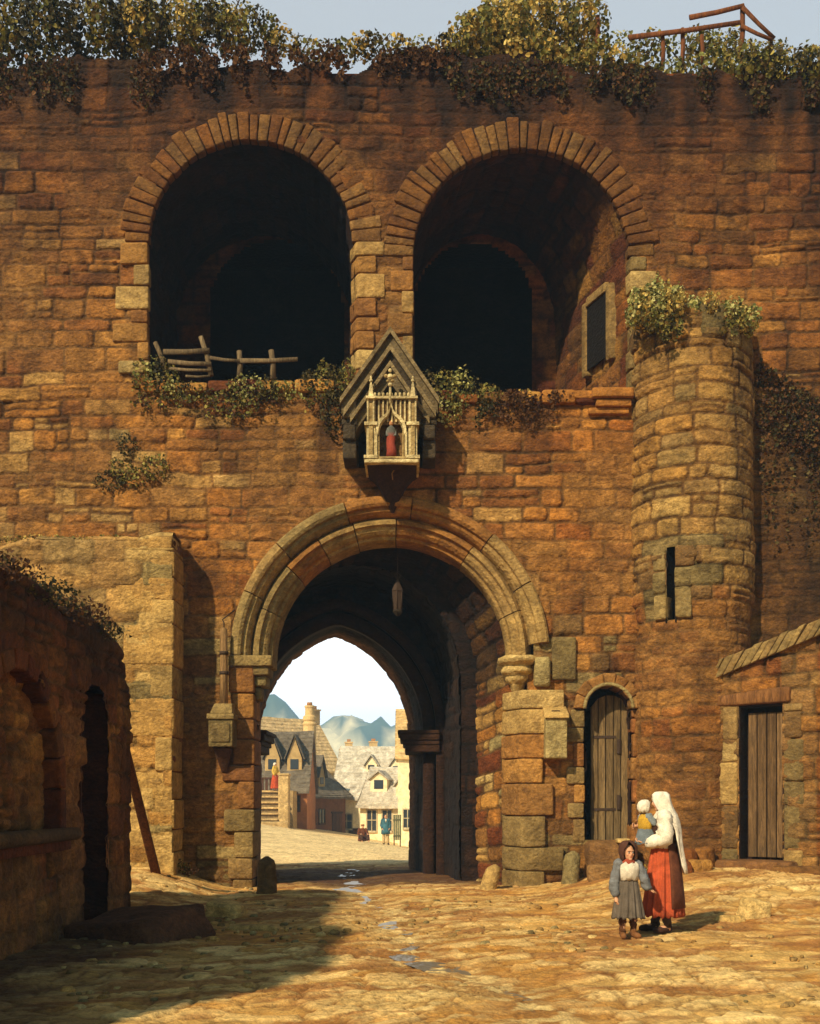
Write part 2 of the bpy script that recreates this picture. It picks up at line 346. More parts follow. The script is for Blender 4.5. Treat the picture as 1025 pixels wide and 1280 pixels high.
# ================================================================== GROUND
def gz(x, y):
    x = np.asarray(x, float); y = np.asarray(y, float)
    z = 0.44 * sm(1.6, 5.2, x) * sm(13.5, 18.8, y) + 0.40 * sm(-3.1, -4.6, x) * sm(15.0, 18.6, y)
    z = z - 0.05 * np.exp(-((x - trick_x(y)) / 0.55) ** 2) * sm(8, 10, y) * (1 - sm(24, 27, y))
    o = np.maximum(y - 26, 0) / 37.0
    st = o * (-0.97 - 0.16 * (np.clip(x, -14, 3) + 1.4)); st = np.where(o > 1, -0.97 - 0.16 * (np.clip(x, -14, 3) + 1.4) - (o - 1) * 0.9, st)
    st = np.where(y > 140, -4.2 + 0 * y, st)
    z = np.where(y > 26, st, z)
    return z + 0.05 * (fbm(x * 0.5, y * 0.5, 70, 3) - 0.5)
def trick_x(y):
    # the gutter: down the passage, out to the left of the middle, then to the right foreground
    return np.interp(y, [8.6, 9.6, 10.6, 11.6, 13.0, 15.0, 17.5, 20, 23, 26], [1.05, 0.55, 0.28, 0.02, -0.12, -0.18, -0.65, -1.05, -1.25, -1.4]) + 0.10 * np.sin(y * 2.1)
def cells(x, y, s):
    ix, iy = np.floor(x), np.floor(y); f1 = np.full(x.shape, 9.0); f2 = f1.copy(); idv = np.zeros(x.shape)
    for dx in (-1, 0, 1):
        for dy in (-1, 0, 1):
            a, b = ix + dx, iy + dy; px = a + 0.15 + 0.7 * hsh(a, b, s); py = b + 0.15 + 0.7 * hsh(a, b, s + 1)
            d = np.hypot(px - x, py - y); i = hsh(a, b, s + 2); near = d < f1
            f2 = np.where(near, f1, np.minimum(f2, d)); idv = np.where(near, i, idv); f1 = np.where(near, d, f1)
    return f1, f2, idv
def make_ground():
    xs = np.concatenate([[-1550, -800, -200, -60, -30, -18, -12], np.arange(-9, -4.6, 0.12), np.arange(-4.6, 7.4, 0.034), np.arange(7.4, 10, 0.12), [12, 18, 30, 60, 200, 800, 1150]])
    ys = np.concatenate([[-300, -60, -12, -2, 2, 5, 6.5], np.arange(7.3, 14, 0.030), np.arange(14, 21.2, 0.045), np.arange(21.2, 30, 0.10), np.arange(30, 70, 0.35), np.arange(70, 150, 3.0), [180, 260, 500, 1000, 1520]])
    xx, yy = np.meshgrid(xs, ys, indexing='ij'); x, y = xx.ravel(), yy.ravel(); z = gz(x, y)
    near = sm(-10, -9, x) * (1 - sm(9, 10, x)) * sm(5, 6.5, y) * (1 - sm(60, 75, y))
    wx = x + 0.35 * (fbm(x * 1.5, y * 1.5, 71) - 0.5); wy = y + 0.5 * (fbm(x * 1.5, y * 1.5, 72) - 0.5)
    sl = wy - 0.32 * wx                                    # worn ledges run slightly aslant, as the slabs do
    f1, f2, idc = cells(wx * 2.3, sl * 3.4, 73); g1, g2, idg = cells(wx * 6.0, sl * 8.0, 76)
    cob = sm(0.015, 0.12, f2 - f1); sml = sm(0.015, 0.16, g2 - g1)
    ex = sm(0.36, 0.52, fbm(x * 0.55, y * 0.55, 79, 4)); exs = sm(0.5, 0.66, fbm(x * 0.9 + 9, y * 0.9, 80, 4))
    ph = sl * 9 + 3.0 * fbm(x * 0.9, y * 1.3, 82, 3) ; rid = 1 - np.abs(2 * (ph - np.floor(ph)) - 1)
    rid = rid ** 2 * sm(0.4, 0.6, fbm(x * 1.2, y * 1.2, 84, 3))
    tilt = (hsh((idc * 9999).astype(int), 1, 77) - .5) * (wx * 2.3 - np.floor(wx * 2.3)) * .04
    dz = ex * cob * (0.015 + 0.016 * idc + tilt * .6) + exs * sml * 0.016 + 0.010 * rid + 0.042 * (fbm(x * 2.4, y * 3.2, 81, 5) - 0.5)
    dz = dz + 0.026 * (fbm(x * 9, y * 11, 85, 4) - 0.5)
    z = z + near * dz
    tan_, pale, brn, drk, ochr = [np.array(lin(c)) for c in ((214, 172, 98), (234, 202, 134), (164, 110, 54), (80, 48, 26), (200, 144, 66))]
    t = sm(0.32, 0.68, fbm(x * 0.8, sl * 1.4, 86, 5))[:, None]; c = ochr * (1 - t) + tan_ * t
    c = c + (pale - c) * (np.maximum(ex * cob * sm(0.2, 0.9, idc), exs * sml * sm(0.4, 1, idg)) * 0.75)[:, None]
    c = c + (brn - c) * (sm(0.46, 0.66, fbm(x * 1.3 + 4, sl * 3.4, 87, 5)) * 0.85)[:, None]
    crev = np.maximum(ex * (1 - cob), exs * (1 - sml)) * 0.75; c = c * (.88 + .24 * idc[:, None]); c = c + (brn * 0.5 - c) * crev[:, None]
    c = c + (pale * 1.05 - c) * (sm(0.78, 0.98, rid) * 0.35)[:, None]
    damp = np.exp(-((x - trick_x(y)) / 0.5) ** 2) * (0.4 + 0.6 * fbm(x * 2, y * 2, 88)) * (y < 26); c = c + (brn * 0.75 - c) * (damp * 0.75)[:, None]; c = c + (pale * .95 - c) * (np.exp(-((x - trick_x(y)) / 0.3) ** 2) * sm(.52, .6, fbm(x * 7, y * 7, 92, 2)) * (y < 24))[:, None]
    ins = sm(19.8, 21.0, y + 0.8 * (fbm(x * 1.5, y * 1.5, 89) - 0.5)) * (1 - sm(24.6, 26.0, y + 1.2 * (fbm(x, y, 90) - 0.5))); c = c + (drk * 0.8 - c) * (ins * 0.85)[:, None]  # shade of the gateway painted on the passage floor
    peat = sm(0.0, 1.6, -2.0 - x + 1.6 * (fbm(x * 0.9, y * 0.9, 91) - 0.5)) * (1 - sm(14.5, 16.5, y)); c = c + (drk * .75 - c) * (peat * 0.85)[:, None]  # foreground shadow at lower left painted into the earth colour
    st_ = sm(26.5, 30, y)[:, None]; c = c + (np.array(lin((250, 222, 162))) * (.8 + .5 * fbm(x * 1.4, y * .7, 93, 4))[:, None] - c) * st_ * .75; far = sm(70, 140, y)[:, None]; c = c + (np.array(lin((150, 140, 90))) - c) * far
    i = np.arange(x.size).reshape(xx.shape); Q = np.stack([i[:-1, :-1], i[1:, :-1], i[1:, 1:], i[:-1, 1:]], -1).reshape(-1, 4)
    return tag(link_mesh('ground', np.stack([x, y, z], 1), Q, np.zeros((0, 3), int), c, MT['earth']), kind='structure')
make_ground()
def make_trickle():
    ys = np.arange(8.7, 25.5, 0.04); mb = MB(); V = []
    for y in ys:
        cx = float(trick_x(y)) + 0.05 * math.sin(y * 4.3) + .05 * (float(vn(y * 2.3, 5., 98)) - .5); wd = 0.03 + 0.22 * float(vn(y * 1.7, 3.0, 95)) ** 2 + .03 * float(vn(y * 9, 4., 97))
        for k in (-1, 1):
            xx = cx + k * wd; V.append((xx, y, float(gz(xx, y)) + 0.019 + 0.030 * (float(fbm(y * 1.1, 9.0, 96, 3)) - 0.42)))
    Q = [(2 * i, 2 * i + 1, 2 * i + 3, 2 * i + 2) for i in range(len(ys) - 1)]
    mb.add(V, Q); mb.build('water', MT['water'], kind='structure')
make_trickle()
def make_hills():
    xs = np.linspace(-900, 700, 200); ys = np.concatenate([np.linspace(420, 700, 30), np.linspace(710, 1500, 70)]); xx, yy = np.meshgrid(xs, ys, indexing='ij'); x, y = xx.ravel(), yy.ravel()
    x0_, y0_ = x, y; x = x + 46 * (fbm(x0_ * .016, y0_ * .016, 108, 4) - .5); y = y + 60 * (fbm(x0_ * .016, y0_ * .016, 109, 3) - .5)
    n = fbm(x * 0.012, y * 0.012, 101, 6) - 0.5; n2 = fbm(x * 0.045, y * 0.045, 102, 4) - 0.5
    def peak(cx, cy, h, w): return h * np.exp(-((x - cx) / w) ** 2 - ((y - cy) / (w * 1.3)) ** 2)
    z = np.maximum.reduce([peak(-100, 800, 74, 50), peak(-64, 900, 80, 62), peak(0, 900, 54, 46), peak(-30, 900, 60, 40), peak(-300, 900, 90, 150), peak(40, 1200, 54, 110), peak(240, 1100, 80, 160), peak(-120, 1300, 74, 120)])
    n3 = np.abs(fbm(x * 0.03, y * 0.02, 107, 4) - .5) * 2; z = z * (1.12 + 0.9 * n + 0.5 * n2 - .35 * n3) - 4
    c = np.array(lin((66, 80, 52))) * np.ones((len(x), 1)); rock = sm(0.5, 0.62, fbm(x * 0.035, z * 0.05 + y * 0.03, 103, 4))[:, None]
    c = c + (np.array(lin((236, 214, 160))) - c) * rock * 0.9
    i = np.arange(x.size).reshape(xx.shape); Q = np.stack([i[:-1, :-1], i[1:, :-1], i[1:, 1:], i[:-1, 1:]], -1).reshape(-1, 4)
    tag(link_mesh('hills', np.stack([x0_, y0_, z], 1), Q, np.zeros((0, 3), int), c, MT['hill']), kind='structure')
make_hills()

# ================================================================== GATEHOUSE
GH = thing('gatehouse', 'tall ruined sandstone gatehouse with one great gateway and two dark arches above it', 'gatehouse', (-0.4, 20, 0))
YW = 20.0
XL, XR, ZT = -8.3, 9.6, 15.35
# openings of the front (x, z): great arch, the two upper arches, the little door
MA = dict(cx=X_(487), zs=Z_(820), r=2.15)
UL = dict(cx=X_(313), zs=Z_(303), r=1.84, sill=Z_(478))
UR = dict(cx=X_(651), zs=Z_(321), r=1.95, sill=Z_(492))
SD = dict(x0=X_(732), x1=X_(788), zs=Z_(886), z0=Z_(1050))
SD['cx'] = (SD['x0'] + SD['x1']) / 2; SD['r'] = (SD['x1'] - SD['x0']) / 2
JL, JR = -2.83, 2.00
def in_arch(x, z, cx, zs, r, z0): return ((np.hypot(x - cx, z - zs) < r) & (z >= zs)) | ((np.abs(x - cx) < r) & (z < zs) & (z > z0))
def front_mask(x, z):
    hole = (np.hypot(x - MA['cx'], z - MA['zs']) < 2.62) & (z >= MA['zs'] - 0.02)
    hole |= (x > JL - 0.12) & (x < JR + 0.14) & (z < MA['zs'] + 0.01)
    hole |= in_arch(x, z, UL['cx'], UL['zs'], UL['r'] + 0.16, UL['sill']) | in_arch(x, z, UR['cx'], UR['zs'], UR['r'] + 0.16, UR['sill'])
    hole |= in_arch(x, z, SD['cx'], SD['zs'], SD['r'] + 0.10, SD['z0'])
    edge = ZT - 0.35 + 0.9 * (fbm(x * 0.9, 3.0 + 0 * x, 111, 4) - 0.5)
    side = XL + 0.30 + 0.35 * vn(z * 2.2, 0 * z, 112)
    return ~hole & (z < edge) & (x > side)
def front_col(u, v, cu, cv, e, r1, r2, c):
    # paler, greyer dressed blocks low on the piers and round the springing of the gate
    g = ((cu > -4.0) & (cu < JL + 0.1) | (cu > JR - .1) & (cu < 3.2)) & ((cv < 1.1) & (r2 < 0.75) | (np.abs(cv - 4.1) < 0.45) & (r2 < 0.7)) | (cu > 2.1) & (cu < 3.9) & (cv > 3.0) & (cv < 4.9) & (r2 < 0.55)
    c = np.where(g[:, None], (pick('grey', r1) * e[:, None] + MORTAR * 0.5 * (1 - e[:, None])), c)
    g = (cu < -4.2) & (cv < 9.5) & (cv > 6) & (r2 < 0.4) | (cu > -3.2) & (cu < 2.5) & (cv > 14) & (r2 < .05)
    c = np.where(g[:, None], c * 0.45 + 0.55 * (pick('pale', r1) * e[:, None] + MORTAR * 0.5 * (1 - e[:, None])), c)
    # darker, redder tone over the upper stages: dense under the ivy, running down in streaks
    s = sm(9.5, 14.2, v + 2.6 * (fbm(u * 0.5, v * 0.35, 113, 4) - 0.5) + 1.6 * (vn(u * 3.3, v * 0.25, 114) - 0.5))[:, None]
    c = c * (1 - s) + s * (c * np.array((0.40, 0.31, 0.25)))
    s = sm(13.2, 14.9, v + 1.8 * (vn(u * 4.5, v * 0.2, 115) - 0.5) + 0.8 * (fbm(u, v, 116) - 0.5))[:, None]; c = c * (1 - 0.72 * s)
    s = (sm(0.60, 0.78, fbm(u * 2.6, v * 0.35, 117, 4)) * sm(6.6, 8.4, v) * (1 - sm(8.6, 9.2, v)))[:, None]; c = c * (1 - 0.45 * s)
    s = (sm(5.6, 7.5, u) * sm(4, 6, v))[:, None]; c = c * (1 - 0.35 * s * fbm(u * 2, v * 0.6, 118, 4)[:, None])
    s = (sm(5.95, 6.5, u + .5 * (fbm(u, v, 124) - .5)) * sm(3.6, 5, v) * (1 - sm(8.7, 9.5, v + .9 * (u - 6.3) + .6 * (fbm(u * 2, v, 125) - .5))) * (.5 + .5 * fbm(u * 5, v * .5, 126)))[:, None]; c = c * (1 - .85 * s)  # brown shading and streaks right of the turret painted into the wall
    # the middle is rendered a warmer, more orange tone
    s = (sm(0.4, 0.65, fbm(u * 0.35, v * 0.4, 119, 4)) * sm(4.5, 5.5, v) * (1 - sm(9.0, 9.6, v)))[:, None]; c = c * (1 - 0.5 * s) + 0.5 * s * c * np.array((1.2, 1.0, 0.66))
    return c
ST = 0.0235
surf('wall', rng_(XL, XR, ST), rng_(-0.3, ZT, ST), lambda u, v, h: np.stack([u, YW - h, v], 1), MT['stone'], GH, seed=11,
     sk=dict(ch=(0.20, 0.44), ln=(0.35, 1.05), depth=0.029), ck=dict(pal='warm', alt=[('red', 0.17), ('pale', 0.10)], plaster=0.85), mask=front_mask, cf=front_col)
def body():
    """the mass of the walls behind the facing: back, ends, top, floors between the chambers"""
    mb = MB(); c = PAL['red'][0] * 0.8
    mb.box((XL + 0.62, 20.75, 9.2), (-5.35, 21.15, ZT - .2), c); mb.box((XL + 0.62, 20.75, -0.3), (-5.35, 21.15, 9.2), c)   # curtain to the left, thin
    mb.box((-5.35, 25.2, 7.0), (XR, 25.4, ZT - 0.3), c); mb.box((-5.35, 25.0, -.3), (-3.75, 25.35, 7.0), c); mb.box((0.6, 25.0, -.3), (XR, 25.35, 7.0), c)
    mb.box((-5.35, 20.4, 13.95), (XR, 25.2, ZT - 0.28), c)
    mb.box((XR - .3, 20.3, -.3), (XR, 25.0, 13.95), c); mb.box((-5.35, 20.9, -.3), (-5.15, 25.0, 13.95), c)
    mb.box((-5.15, 20.35, 7.2), (XR - .3, 25.0, 8.75), c)                # floor of the upper stage
    mb.box((-0.62, 20.6, 8.75), (-0.42, 25.0, 13.95), c)
    mb.box((4.9, 20.4, 8.75), (5.1, 25.0, 13.95), c)
    mb.box((-5.15, 20.4, -.3), (-3.95, 21.5, 7.2), c); mb.box((3.0, 21.2, -.3), (3.2, 25.0, 7.2), c)
    mb.build('core', MT['stone'], GH, smooth=False)
    mb = MB()                                                             # broken end of the curtain wall
body()
surf('end_wall', rng_(19.98, 21.2, 0.04), rng_(-.3, ZT - .3, 0.04), lambda u, v, h: np.stack([XL + 0.45 - h - 0.12 * vn(v * 2.2, u * 2, 112), u, v], 1), MT['stone'], GH, seed=12, ck=dict(pal='warm', alt=[('red', 0.4)]))
def top_mass():
    # uneven broken top of the wall: rubble and turf
    xs = rng_(XL + .3, XR, 0.08); ys = rng_(20.12, 25.3, 0.12); xx, yy = np.meshgrid(xs, ys, indexing='ij'); x, y = xx.ravel(), yy.ravel()
    z = ZT - 0.62 + 0.5 * fbm(x * 0.9, y * 0.9, 121, 5) + 0.9 * sm(0.5, 2.8, x) * sm(20.3, 22.5, y) * (1 - sm(5.5, 7.5, x)) - 0.35 * (1 - sm(20.12, 20.5, y))
    z = np.where((x < -5.3) & (y > 21.2), 9, z)
    c = np.array(lin((112, 82, 40))) * (0.5 + fbm(x * 2, y * 2, 122))[:, None]; i = np.arange(x.size).reshape(xx.shape); Q = np.stack([i[:-1, :-1], i[1:, :-1], i[1:, 1:], i[:-1, 1:]], -1).reshape(-1, 4)
    cx, cy = x[Q].mean(1), y[Q].mean(1); Q = Q[~((cx < -5.4) & (cy > 21.1))]
    link_mesh('wall_top', np.stack([x, y, z], 1), Q, np.zeros((0, 3), int), c, MT['earth'], GH)
top_mass()

# ---- a lining swept from one outline to another (reveals, vaults)
def outline(xl, xr, z0, zs, crown, n=160, point=0.0):
    """left foot, up, over, down to the right foot; returns (s, x, z) sampled evenly"""
    cx, rx = (xl + xr) / 2, (xr - xl) / 2; P = [(xl, z) for z in np.linspace(z0, zs, 24)]
    if point:
        Rr = (rx * rx + (crown - zs) ** 2) / (2 * rx); Rr = max(Rr, rx)   # two arcs that meet in a point
        a1 = math.acos(max(-1, (Rr - rx) / Rr))
        for a in np.linspace(0, a1, 26)[1:]: P.append((xl + Rr - Rr * math.cos(a), zs + Rr * math.sin(a) * (crown - zs) / (Rr * math.sin(a1))))
        for a in np.linspace(a1, 0, 26)[1:]: P.append((xr - Rr + Rr * math.cos(a), zs + Rr * math.sin(a) * (crown - zs) / (Rr * math.sin(a1))))
    else:
        P += [(cx - rx * math.cos(a), zs + (crown - zs) * math.sin(a)) for a in np.linspace(0, math.pi, 60)[1:]]
    P += [(xr, z) for z in np.linspace(zs, z0, 24)[1:]]
    P = np.array(P); s = np.concatenate([[0], np.cumsum(np.hypot(*np.diff(P, axis=0).T))]); return s, P
def lining(name, A, YA, B, YB, m, parent, seed, st=0.05, ck=None, sk=None, mask=None, cf=None, inward=1.0):
    sA, PA = A; sB, PB = B; Ls = (sA[-1] + sB[-1]) / 2; dp = abs(YB - YA); cx = np.array((PA[:, 0].mean(), PA[:, 1].mean()))
    fa = lambda t: np.stack([np.interp(t, sA / sA[-1], PA[:, 0]), np.interp(t, sA / sA[-1], PA[:, 1])], 1)
    fb = lambda t: np.stack([np.interp(t, sB / sB[-1], PB[:, 0]), np.interp(t, sB / sB[-1], PB[:, 1])], 1)
    def mp(u, v, h):
        t = np.clip(u / Ls, 0, 1); k = (v / dp)[:, None]; p = fa(t) * (1 - k) + fb(t) * k; e = 0.004
        tg = (fa(np.clip(t + e, 0, 1)) * (1 - k) + fb(np.clip(t + e, 0, 1)) * k) - (fa(np.clip(t - e, 0, 1)) * (1 - k) + fb(np.clip(t - e, 0, 1)) * k)
        n = np.stack([tg[:, 1], -tg[:, 0]], 1); n /= np.linalg.norm(n, axis=1, keepdims=True) + 1e-9
        p = p + n * (h[:, None]) * inward; return np.stack([p[:, 0], YA + (YB - YA) * k[:, 0], p[:, 1]], 1)
    # courses lie along the passage, so the course coordinate is the distance round the outline
    def mp2(u, v, h): return mp(v, u, h)
    return surf(name, rng_(0, dp, st), rng_(0, Ls, st), mp2, m, parent, seed=seed, sk=sk or dict(ch=(0.25, 0.42), ln=(0.4, 0.9)), ck=ck or {}, mask=mask, cf=cf)
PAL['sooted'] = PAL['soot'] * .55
soot = dict(pal='sooted', mortar=np.array(lin((34, 22, 15))), plaster=0.3)  # passage shade put into the stone and mortar colours
def jamb_cf(u, v, cu, cv, e, r1, r2, c): return c
# great gate: the splayed front reveal, the dark vault behind it, the rear wall with its pointed arch
o1 = outline(JL, JR - 0.02, -0.3, 4.05, 6.78); o2 = outline(-3.0, 1.30, -0.3, 3.95, 6.25); o3 = outline(-3.55, 0.66, -0.3, 3.9, 6.3)
rev_len = [None]
def rev_cf(u, v, cu, cv, e, r1, r2, c):
    t = v / v.max()                                   # pale dressed stone on the sunlit right reveal, shade painted over the vault
    m = (t > 0.66) & (cu < 1.4); p = np.where((r2 < 0.45)[:, None], pick('pale', r1), pick('warm', r1)); p = p * e[:, None] + MORTAR * 0.4 * (1 - e[:, None])
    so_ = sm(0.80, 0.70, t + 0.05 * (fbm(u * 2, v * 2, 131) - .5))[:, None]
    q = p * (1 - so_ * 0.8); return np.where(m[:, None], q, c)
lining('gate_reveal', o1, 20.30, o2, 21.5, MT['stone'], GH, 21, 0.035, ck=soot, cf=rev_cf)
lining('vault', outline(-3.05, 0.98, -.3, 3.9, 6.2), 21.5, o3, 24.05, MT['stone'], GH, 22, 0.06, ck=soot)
def in_pointed(x, z, o):
    s, P = o; top = np.interp(x, P[:, 0] + np.arange(len(P)) * 1e-7, P[:, 1]); i = int(np.argmax(P[:, 1])); xs = P[:, 0]
    lx = np.interp(z, P[:i + 1, 1], P[:i + 1, 0]); rx = np.interp(z, P[i:, 1][::-1], P[i:, 0][::-1]); return (x > lx) & (x < rx) & (z < P[i, 1])
oV = outline(-3.05, 0.98, -.3, 3.9, 6.2)              # the step between reveal and vault
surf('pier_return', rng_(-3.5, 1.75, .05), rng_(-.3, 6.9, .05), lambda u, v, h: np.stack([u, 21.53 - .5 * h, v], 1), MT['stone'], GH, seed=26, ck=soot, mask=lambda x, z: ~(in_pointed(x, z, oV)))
REAR = dict(xl=-3.42, xr=0.30, zs=3.05, crown=5.35)
oR1 = outline(REAR['xl'], REAR['xr'], -.3, REAR['zs'], REAR['crown'] + .10, point=1); oR2 = outline(-3.43, -0.03, -.3, REAR['zs'], REAR['crown'], point=1)
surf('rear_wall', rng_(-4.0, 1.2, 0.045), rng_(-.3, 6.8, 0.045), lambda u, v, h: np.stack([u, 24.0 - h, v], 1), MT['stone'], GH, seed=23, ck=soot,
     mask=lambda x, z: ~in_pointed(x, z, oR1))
def warm_out(u, v, cu, cv, e, r1, r2, c):
    k = sm(0.5, 1.2, u + 0.3 * (fbm(u * 2, v * 2, 133) - .5))[:, None]; return c * (1 - k) + k * np.array(lin((140, 92, 52))) * (0.7 + 0.6 * fbm(u * 3, v * 3, 134))[:, None]  # daylight on the arch's outer edge painted as lighter brown
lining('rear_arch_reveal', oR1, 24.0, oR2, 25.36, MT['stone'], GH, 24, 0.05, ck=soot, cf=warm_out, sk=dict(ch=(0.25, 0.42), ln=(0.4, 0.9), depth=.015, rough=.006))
def rear_ribs():
    mb = MB()
    def rib(o, Y0, Y1, th, grow):
        s, P = o; t = np.linspace(0.0, 1, 90); x = np.interp(t, s / s[-1], P[:, 0]); z = np.interp(t, s / s[-1], P[:, 1]); cx = P[:, 0].mean()
        tg = np.gradient(np.stack([x, z], 1), axis=0); n = np.stack([-tg[:, 1], tg[:, 0]], 1); n /= np.linalg.norm(n, axis=1, keepdims=True); n = np.where(((n[:, :1] * (x - cx)[:, None] + n[:, 1:] * (z - 3)[:, None]) < 0), -n, n)
        n[:, 1] = np.where(z < REAR['zs'], 0, n[:, 1])
        ia = np.stack([x, z], 1); oa = ia + n * th
        R_ = [np.array([(ia[k][0], Y0 + .04, ia[k][1]), (ia[k][0] * .96 + oa[k][0] * .04, Y0, ia[k][1]), (oa[k][0] * .8 + ia[k][0] * .2, Y0, oa[k][1]), (oa[k][0], Y0 + .05, oa[k][1]), (oa[k][0], Y1, oa[k][1]), (ia[k][0], Y1, ia[k][1])]) for k in range(len(t))]
        mb.rings(R_, PAL['soot'][2] * 0.5)
    rib(outline(REAR['xl'] + 0.02, REAR['xr'] - .02, -.3, REAR['zs'], REAR['crown'] + .05, point=1), 23.74, 24.02, 0.26, 0)
    rib(outline(REAR['xl'] - 0.26, REAR['xr'] + .26, -.3, REAR['zs'], REAR['crown'] + .36, point=1), 23.55, 23.76, 0.22, 0)
    mb.build('rear_arch_ring', MT['block'], GH)
    for sx, x0, x1 in ((-1, -3.62, -3.18), (1, -0.16, 0.62)):            # capitals of the rear arch
        m2 = MB(); z = 2.62
        for dz, g in ((0.16, -0.05), (0.10, 0.0), (0.14, 0.06), (0.09, 0.11)):
            m2.sbox((x0 - g * (sx > 0), 23.45 - g * .4, z), (x1 + g * (sx < 0) + .02, 25.2, z + dz), PAL['soot'][4] * .65, r=0.03, amp=0.006, n=5); z += dz - 0.004
        m2.build('capital', MT['block'], GH)
rear_ribs()

# ---- moulded rings of the great arch, long stones with open joints
def arch_segments(prof, joints, cx, zs, cols, seed, name):
    mb = MB(); prof = np.array(prof); rg = random.Random(seed); cr = prof[:, 0].mean()
    for k in range(len(joints) - 1):
        a0, a1 = joints[k] + 0.004, joints[k + 1] - 0.004; n = max(4, int((a1 - a0) / 0.05)); dr = rg.uniform(-.012, .012); dy = rg.uniform(-.012, .012); R_ = []
        for a in np.linspace(a0, a1, n):
            R_.append([(cx - (r + dr) * math.cos(a), y + dy + 0.010 * (float(vn(a * 9, r * 7, seed)) - .5), zs + (r + dr + .012 * (float(vn(a * 7, y * 9, seed + 1)) - .5)) * math.sin(a)) for r, y in prof])
        R_ = np.array(R_); m0 = mb.n; c = cols[k % len(cols)]
        mb.rings(R_, np.asarray(c))
    P = np.concatenate(mb.v); cc = np.concatenate(mb.c); cc = cc * (0.72 + 0.56 * vn3(P * 2.2, seed + 3))[:, None]; mb.c = [cc]
    return mb.build(name, MT['block'], GH, smooth=False)
def fine(prof, k=3):
    out_ = []
    for i in range(len(prof)):
        a, b = np.array(prof[i]), np.array(prof[(i + 1) % len(prof)])
        for t in range(k): out_.append(tuple(a + (b - a) * t / k))
    return out_
g0, g1, b0, b1, w0 = PAL['grey'][0], PAL['grey'][2], PAL['pale'][3], PAL['warm'][0] * .6 + PAL['grey'][3] * .4, PAL['pale'][1] * .6 + PAL['grey'][2] * .4
outer = [(2.90, 20.08), (2.90, 19.92), (2.86, 19.88), (2.76, 19.86), (2.71, 19.89), (2.69, 19.96), (2.63, 19.965), (2.58, 20.03), (2.55, 20.14), (2.53, 20.45), (2.90, 20.45)]
inner = [(2.60, 20.26), (2.515, 20.12), (2.47, 20.05), (2.40, 20.05), (2.375, 20.13), (2.31, 20.14), (2.25, 20.20), (2.225, 20.29), (2.175, 20.30), (2.15, 20.38), (2.15, 20.85), (2.60, 20.85)]
arch_segments(outer, [0.0, 0.42, 0.78, 1.28, 1.72, 2.28, 2.66, 3.06], MA['cx'], MA['zs'], [g1, b0 * .95, g0 * 1.05, b1, b1 * .9, b0, w0], 31, 'hood_mould')
arch_segments(inner, [0.0, 0.36, 0.72, 1.02, 1.30, 1.62, 2.22, 2.80, 3.14], MA['cx'], MA['zs'], [g1, g0, b1, b0, w0, b1, b0, w0], 32, 'arch_order')
# ---- voussoir rings of the two upper arches and the jamb stones under them
def vous(name, cx, zs, r0, r1, n, seed, y0=19.955, y1=20.5, a0=0.0, a1=math.pi, pal=('warm', 'pale'), wob=0.06, chamfer=0.0, cm=1.0):
    mb = MB(); rg = random.Random(seed); ed = [a0]
    ws = [rg.uniform(0.75, 1.25) for _ in range(n)]; t = sum(ws)
    for q in ws: ed.append(ed[-1] + (a1 - a0) * q / t)
    for k in range(n):
        p, q = ed[k] + 0.004, ed[k + 1] - 0.004; rr = r1 + rg.uniform(-wob, wob); ri = r0 + rg.uniform(-.01, .01); yy = y0 + rg.uniform(-.02, .02)
        f = lambda r, a, y: (cx - r * math.cos(a), y, zs + r * math.sin(a))
        c = PAL[pal[0 if rg.random() < 0.7 else 1]]; c = (c[rg.randrange(len(c))] * .3 + .7 * PAL['warm'].mean(0)) * rg.uniform(0.82, 1.1) * cm
        mb.stone([f(ri + chamfer, p, yy), f(rr, p, yy), f(rr, p, y1), f(ri, p, y1), f(ri + chamfer, q, yy), f(rr, q, yy), f(rr, q, y1), f(ri, q, y1)], c, r=0.03, amp=0.010, seed=seed + k)
    return mb.build(name, MT['block'], GH)
vous('upper_arch_ring', UL['cx'], UL['zs'], UL['r'], UL['r'] + 0.50, 34, 41, y1=20.14, cm=np.array((.52, .51, .50)), wob=.07)
vous('upper_arch_ring', UR['cx'], UR['zs'], UR['r'], UR['r'] + 0.52, 37, 42, y1=20.14, cm=np.array((.50, .50, .50)), wob=.08)
def quoins(name, x, sgn, z0, z1, seed, w=(0.22, 0.62), hh=(0.24, 0.46), y0=19.95, y1=20.6, splay=0.0, pal=('warm', 'pale'), tone=1.0, pals=None):
    """stones up the edge of an opening; the opening lies on the side sgn of x"""
    mb = MB(); rg = random.Random(seed); z = z0; k = 0
    while z < z1 - 0.02:
        h = min(rg.uniform(*hh), z1 - z); wd = w[1] * rg.uniform(.8, 1.1) if k % 2 else w[0] * rg.uniform(.9, 1.5); yy = y0 + rg.uniform(-.02, .02); k += 1
        pn = (pals(z) if pals else pal)[0 if rg.random() < 0.6 else 1]; c = (PAL[pn][rg.randrange(len(PAL[pn]))] * .45 + .55 * (PAL[pn].mean(0) * .7 + .3 * PAL['pale'].mean(0))) * rg.uniform(0.84, 1.08) * tone
        e = x + rg.uniform(-.02, .02); far = e - sgn * wd; inn = e + sgn * splay
        A = [(far, yy, z + .006), (e, yy, z + .006), (inn, y1, z + .006), (far, y1, z + .006)]; V = A + [(a, b, z + h - .006) for a, b, _ in A]
        if sgn < 0: V = [V[1], V[0], V[3], V[2], V[5], V[4], V[7], V[6]]
        mb.stone(V, c, r=0.035, amp=0.012, seed=seed + k); z += h
    return mb.build(name, MT['block'], GH)
quoins('upper_jamb', UL['cx'] - UL['r'], 1, UL['sill'] - .1, UL['zs'], 43, tone=.82, y1=20.14)
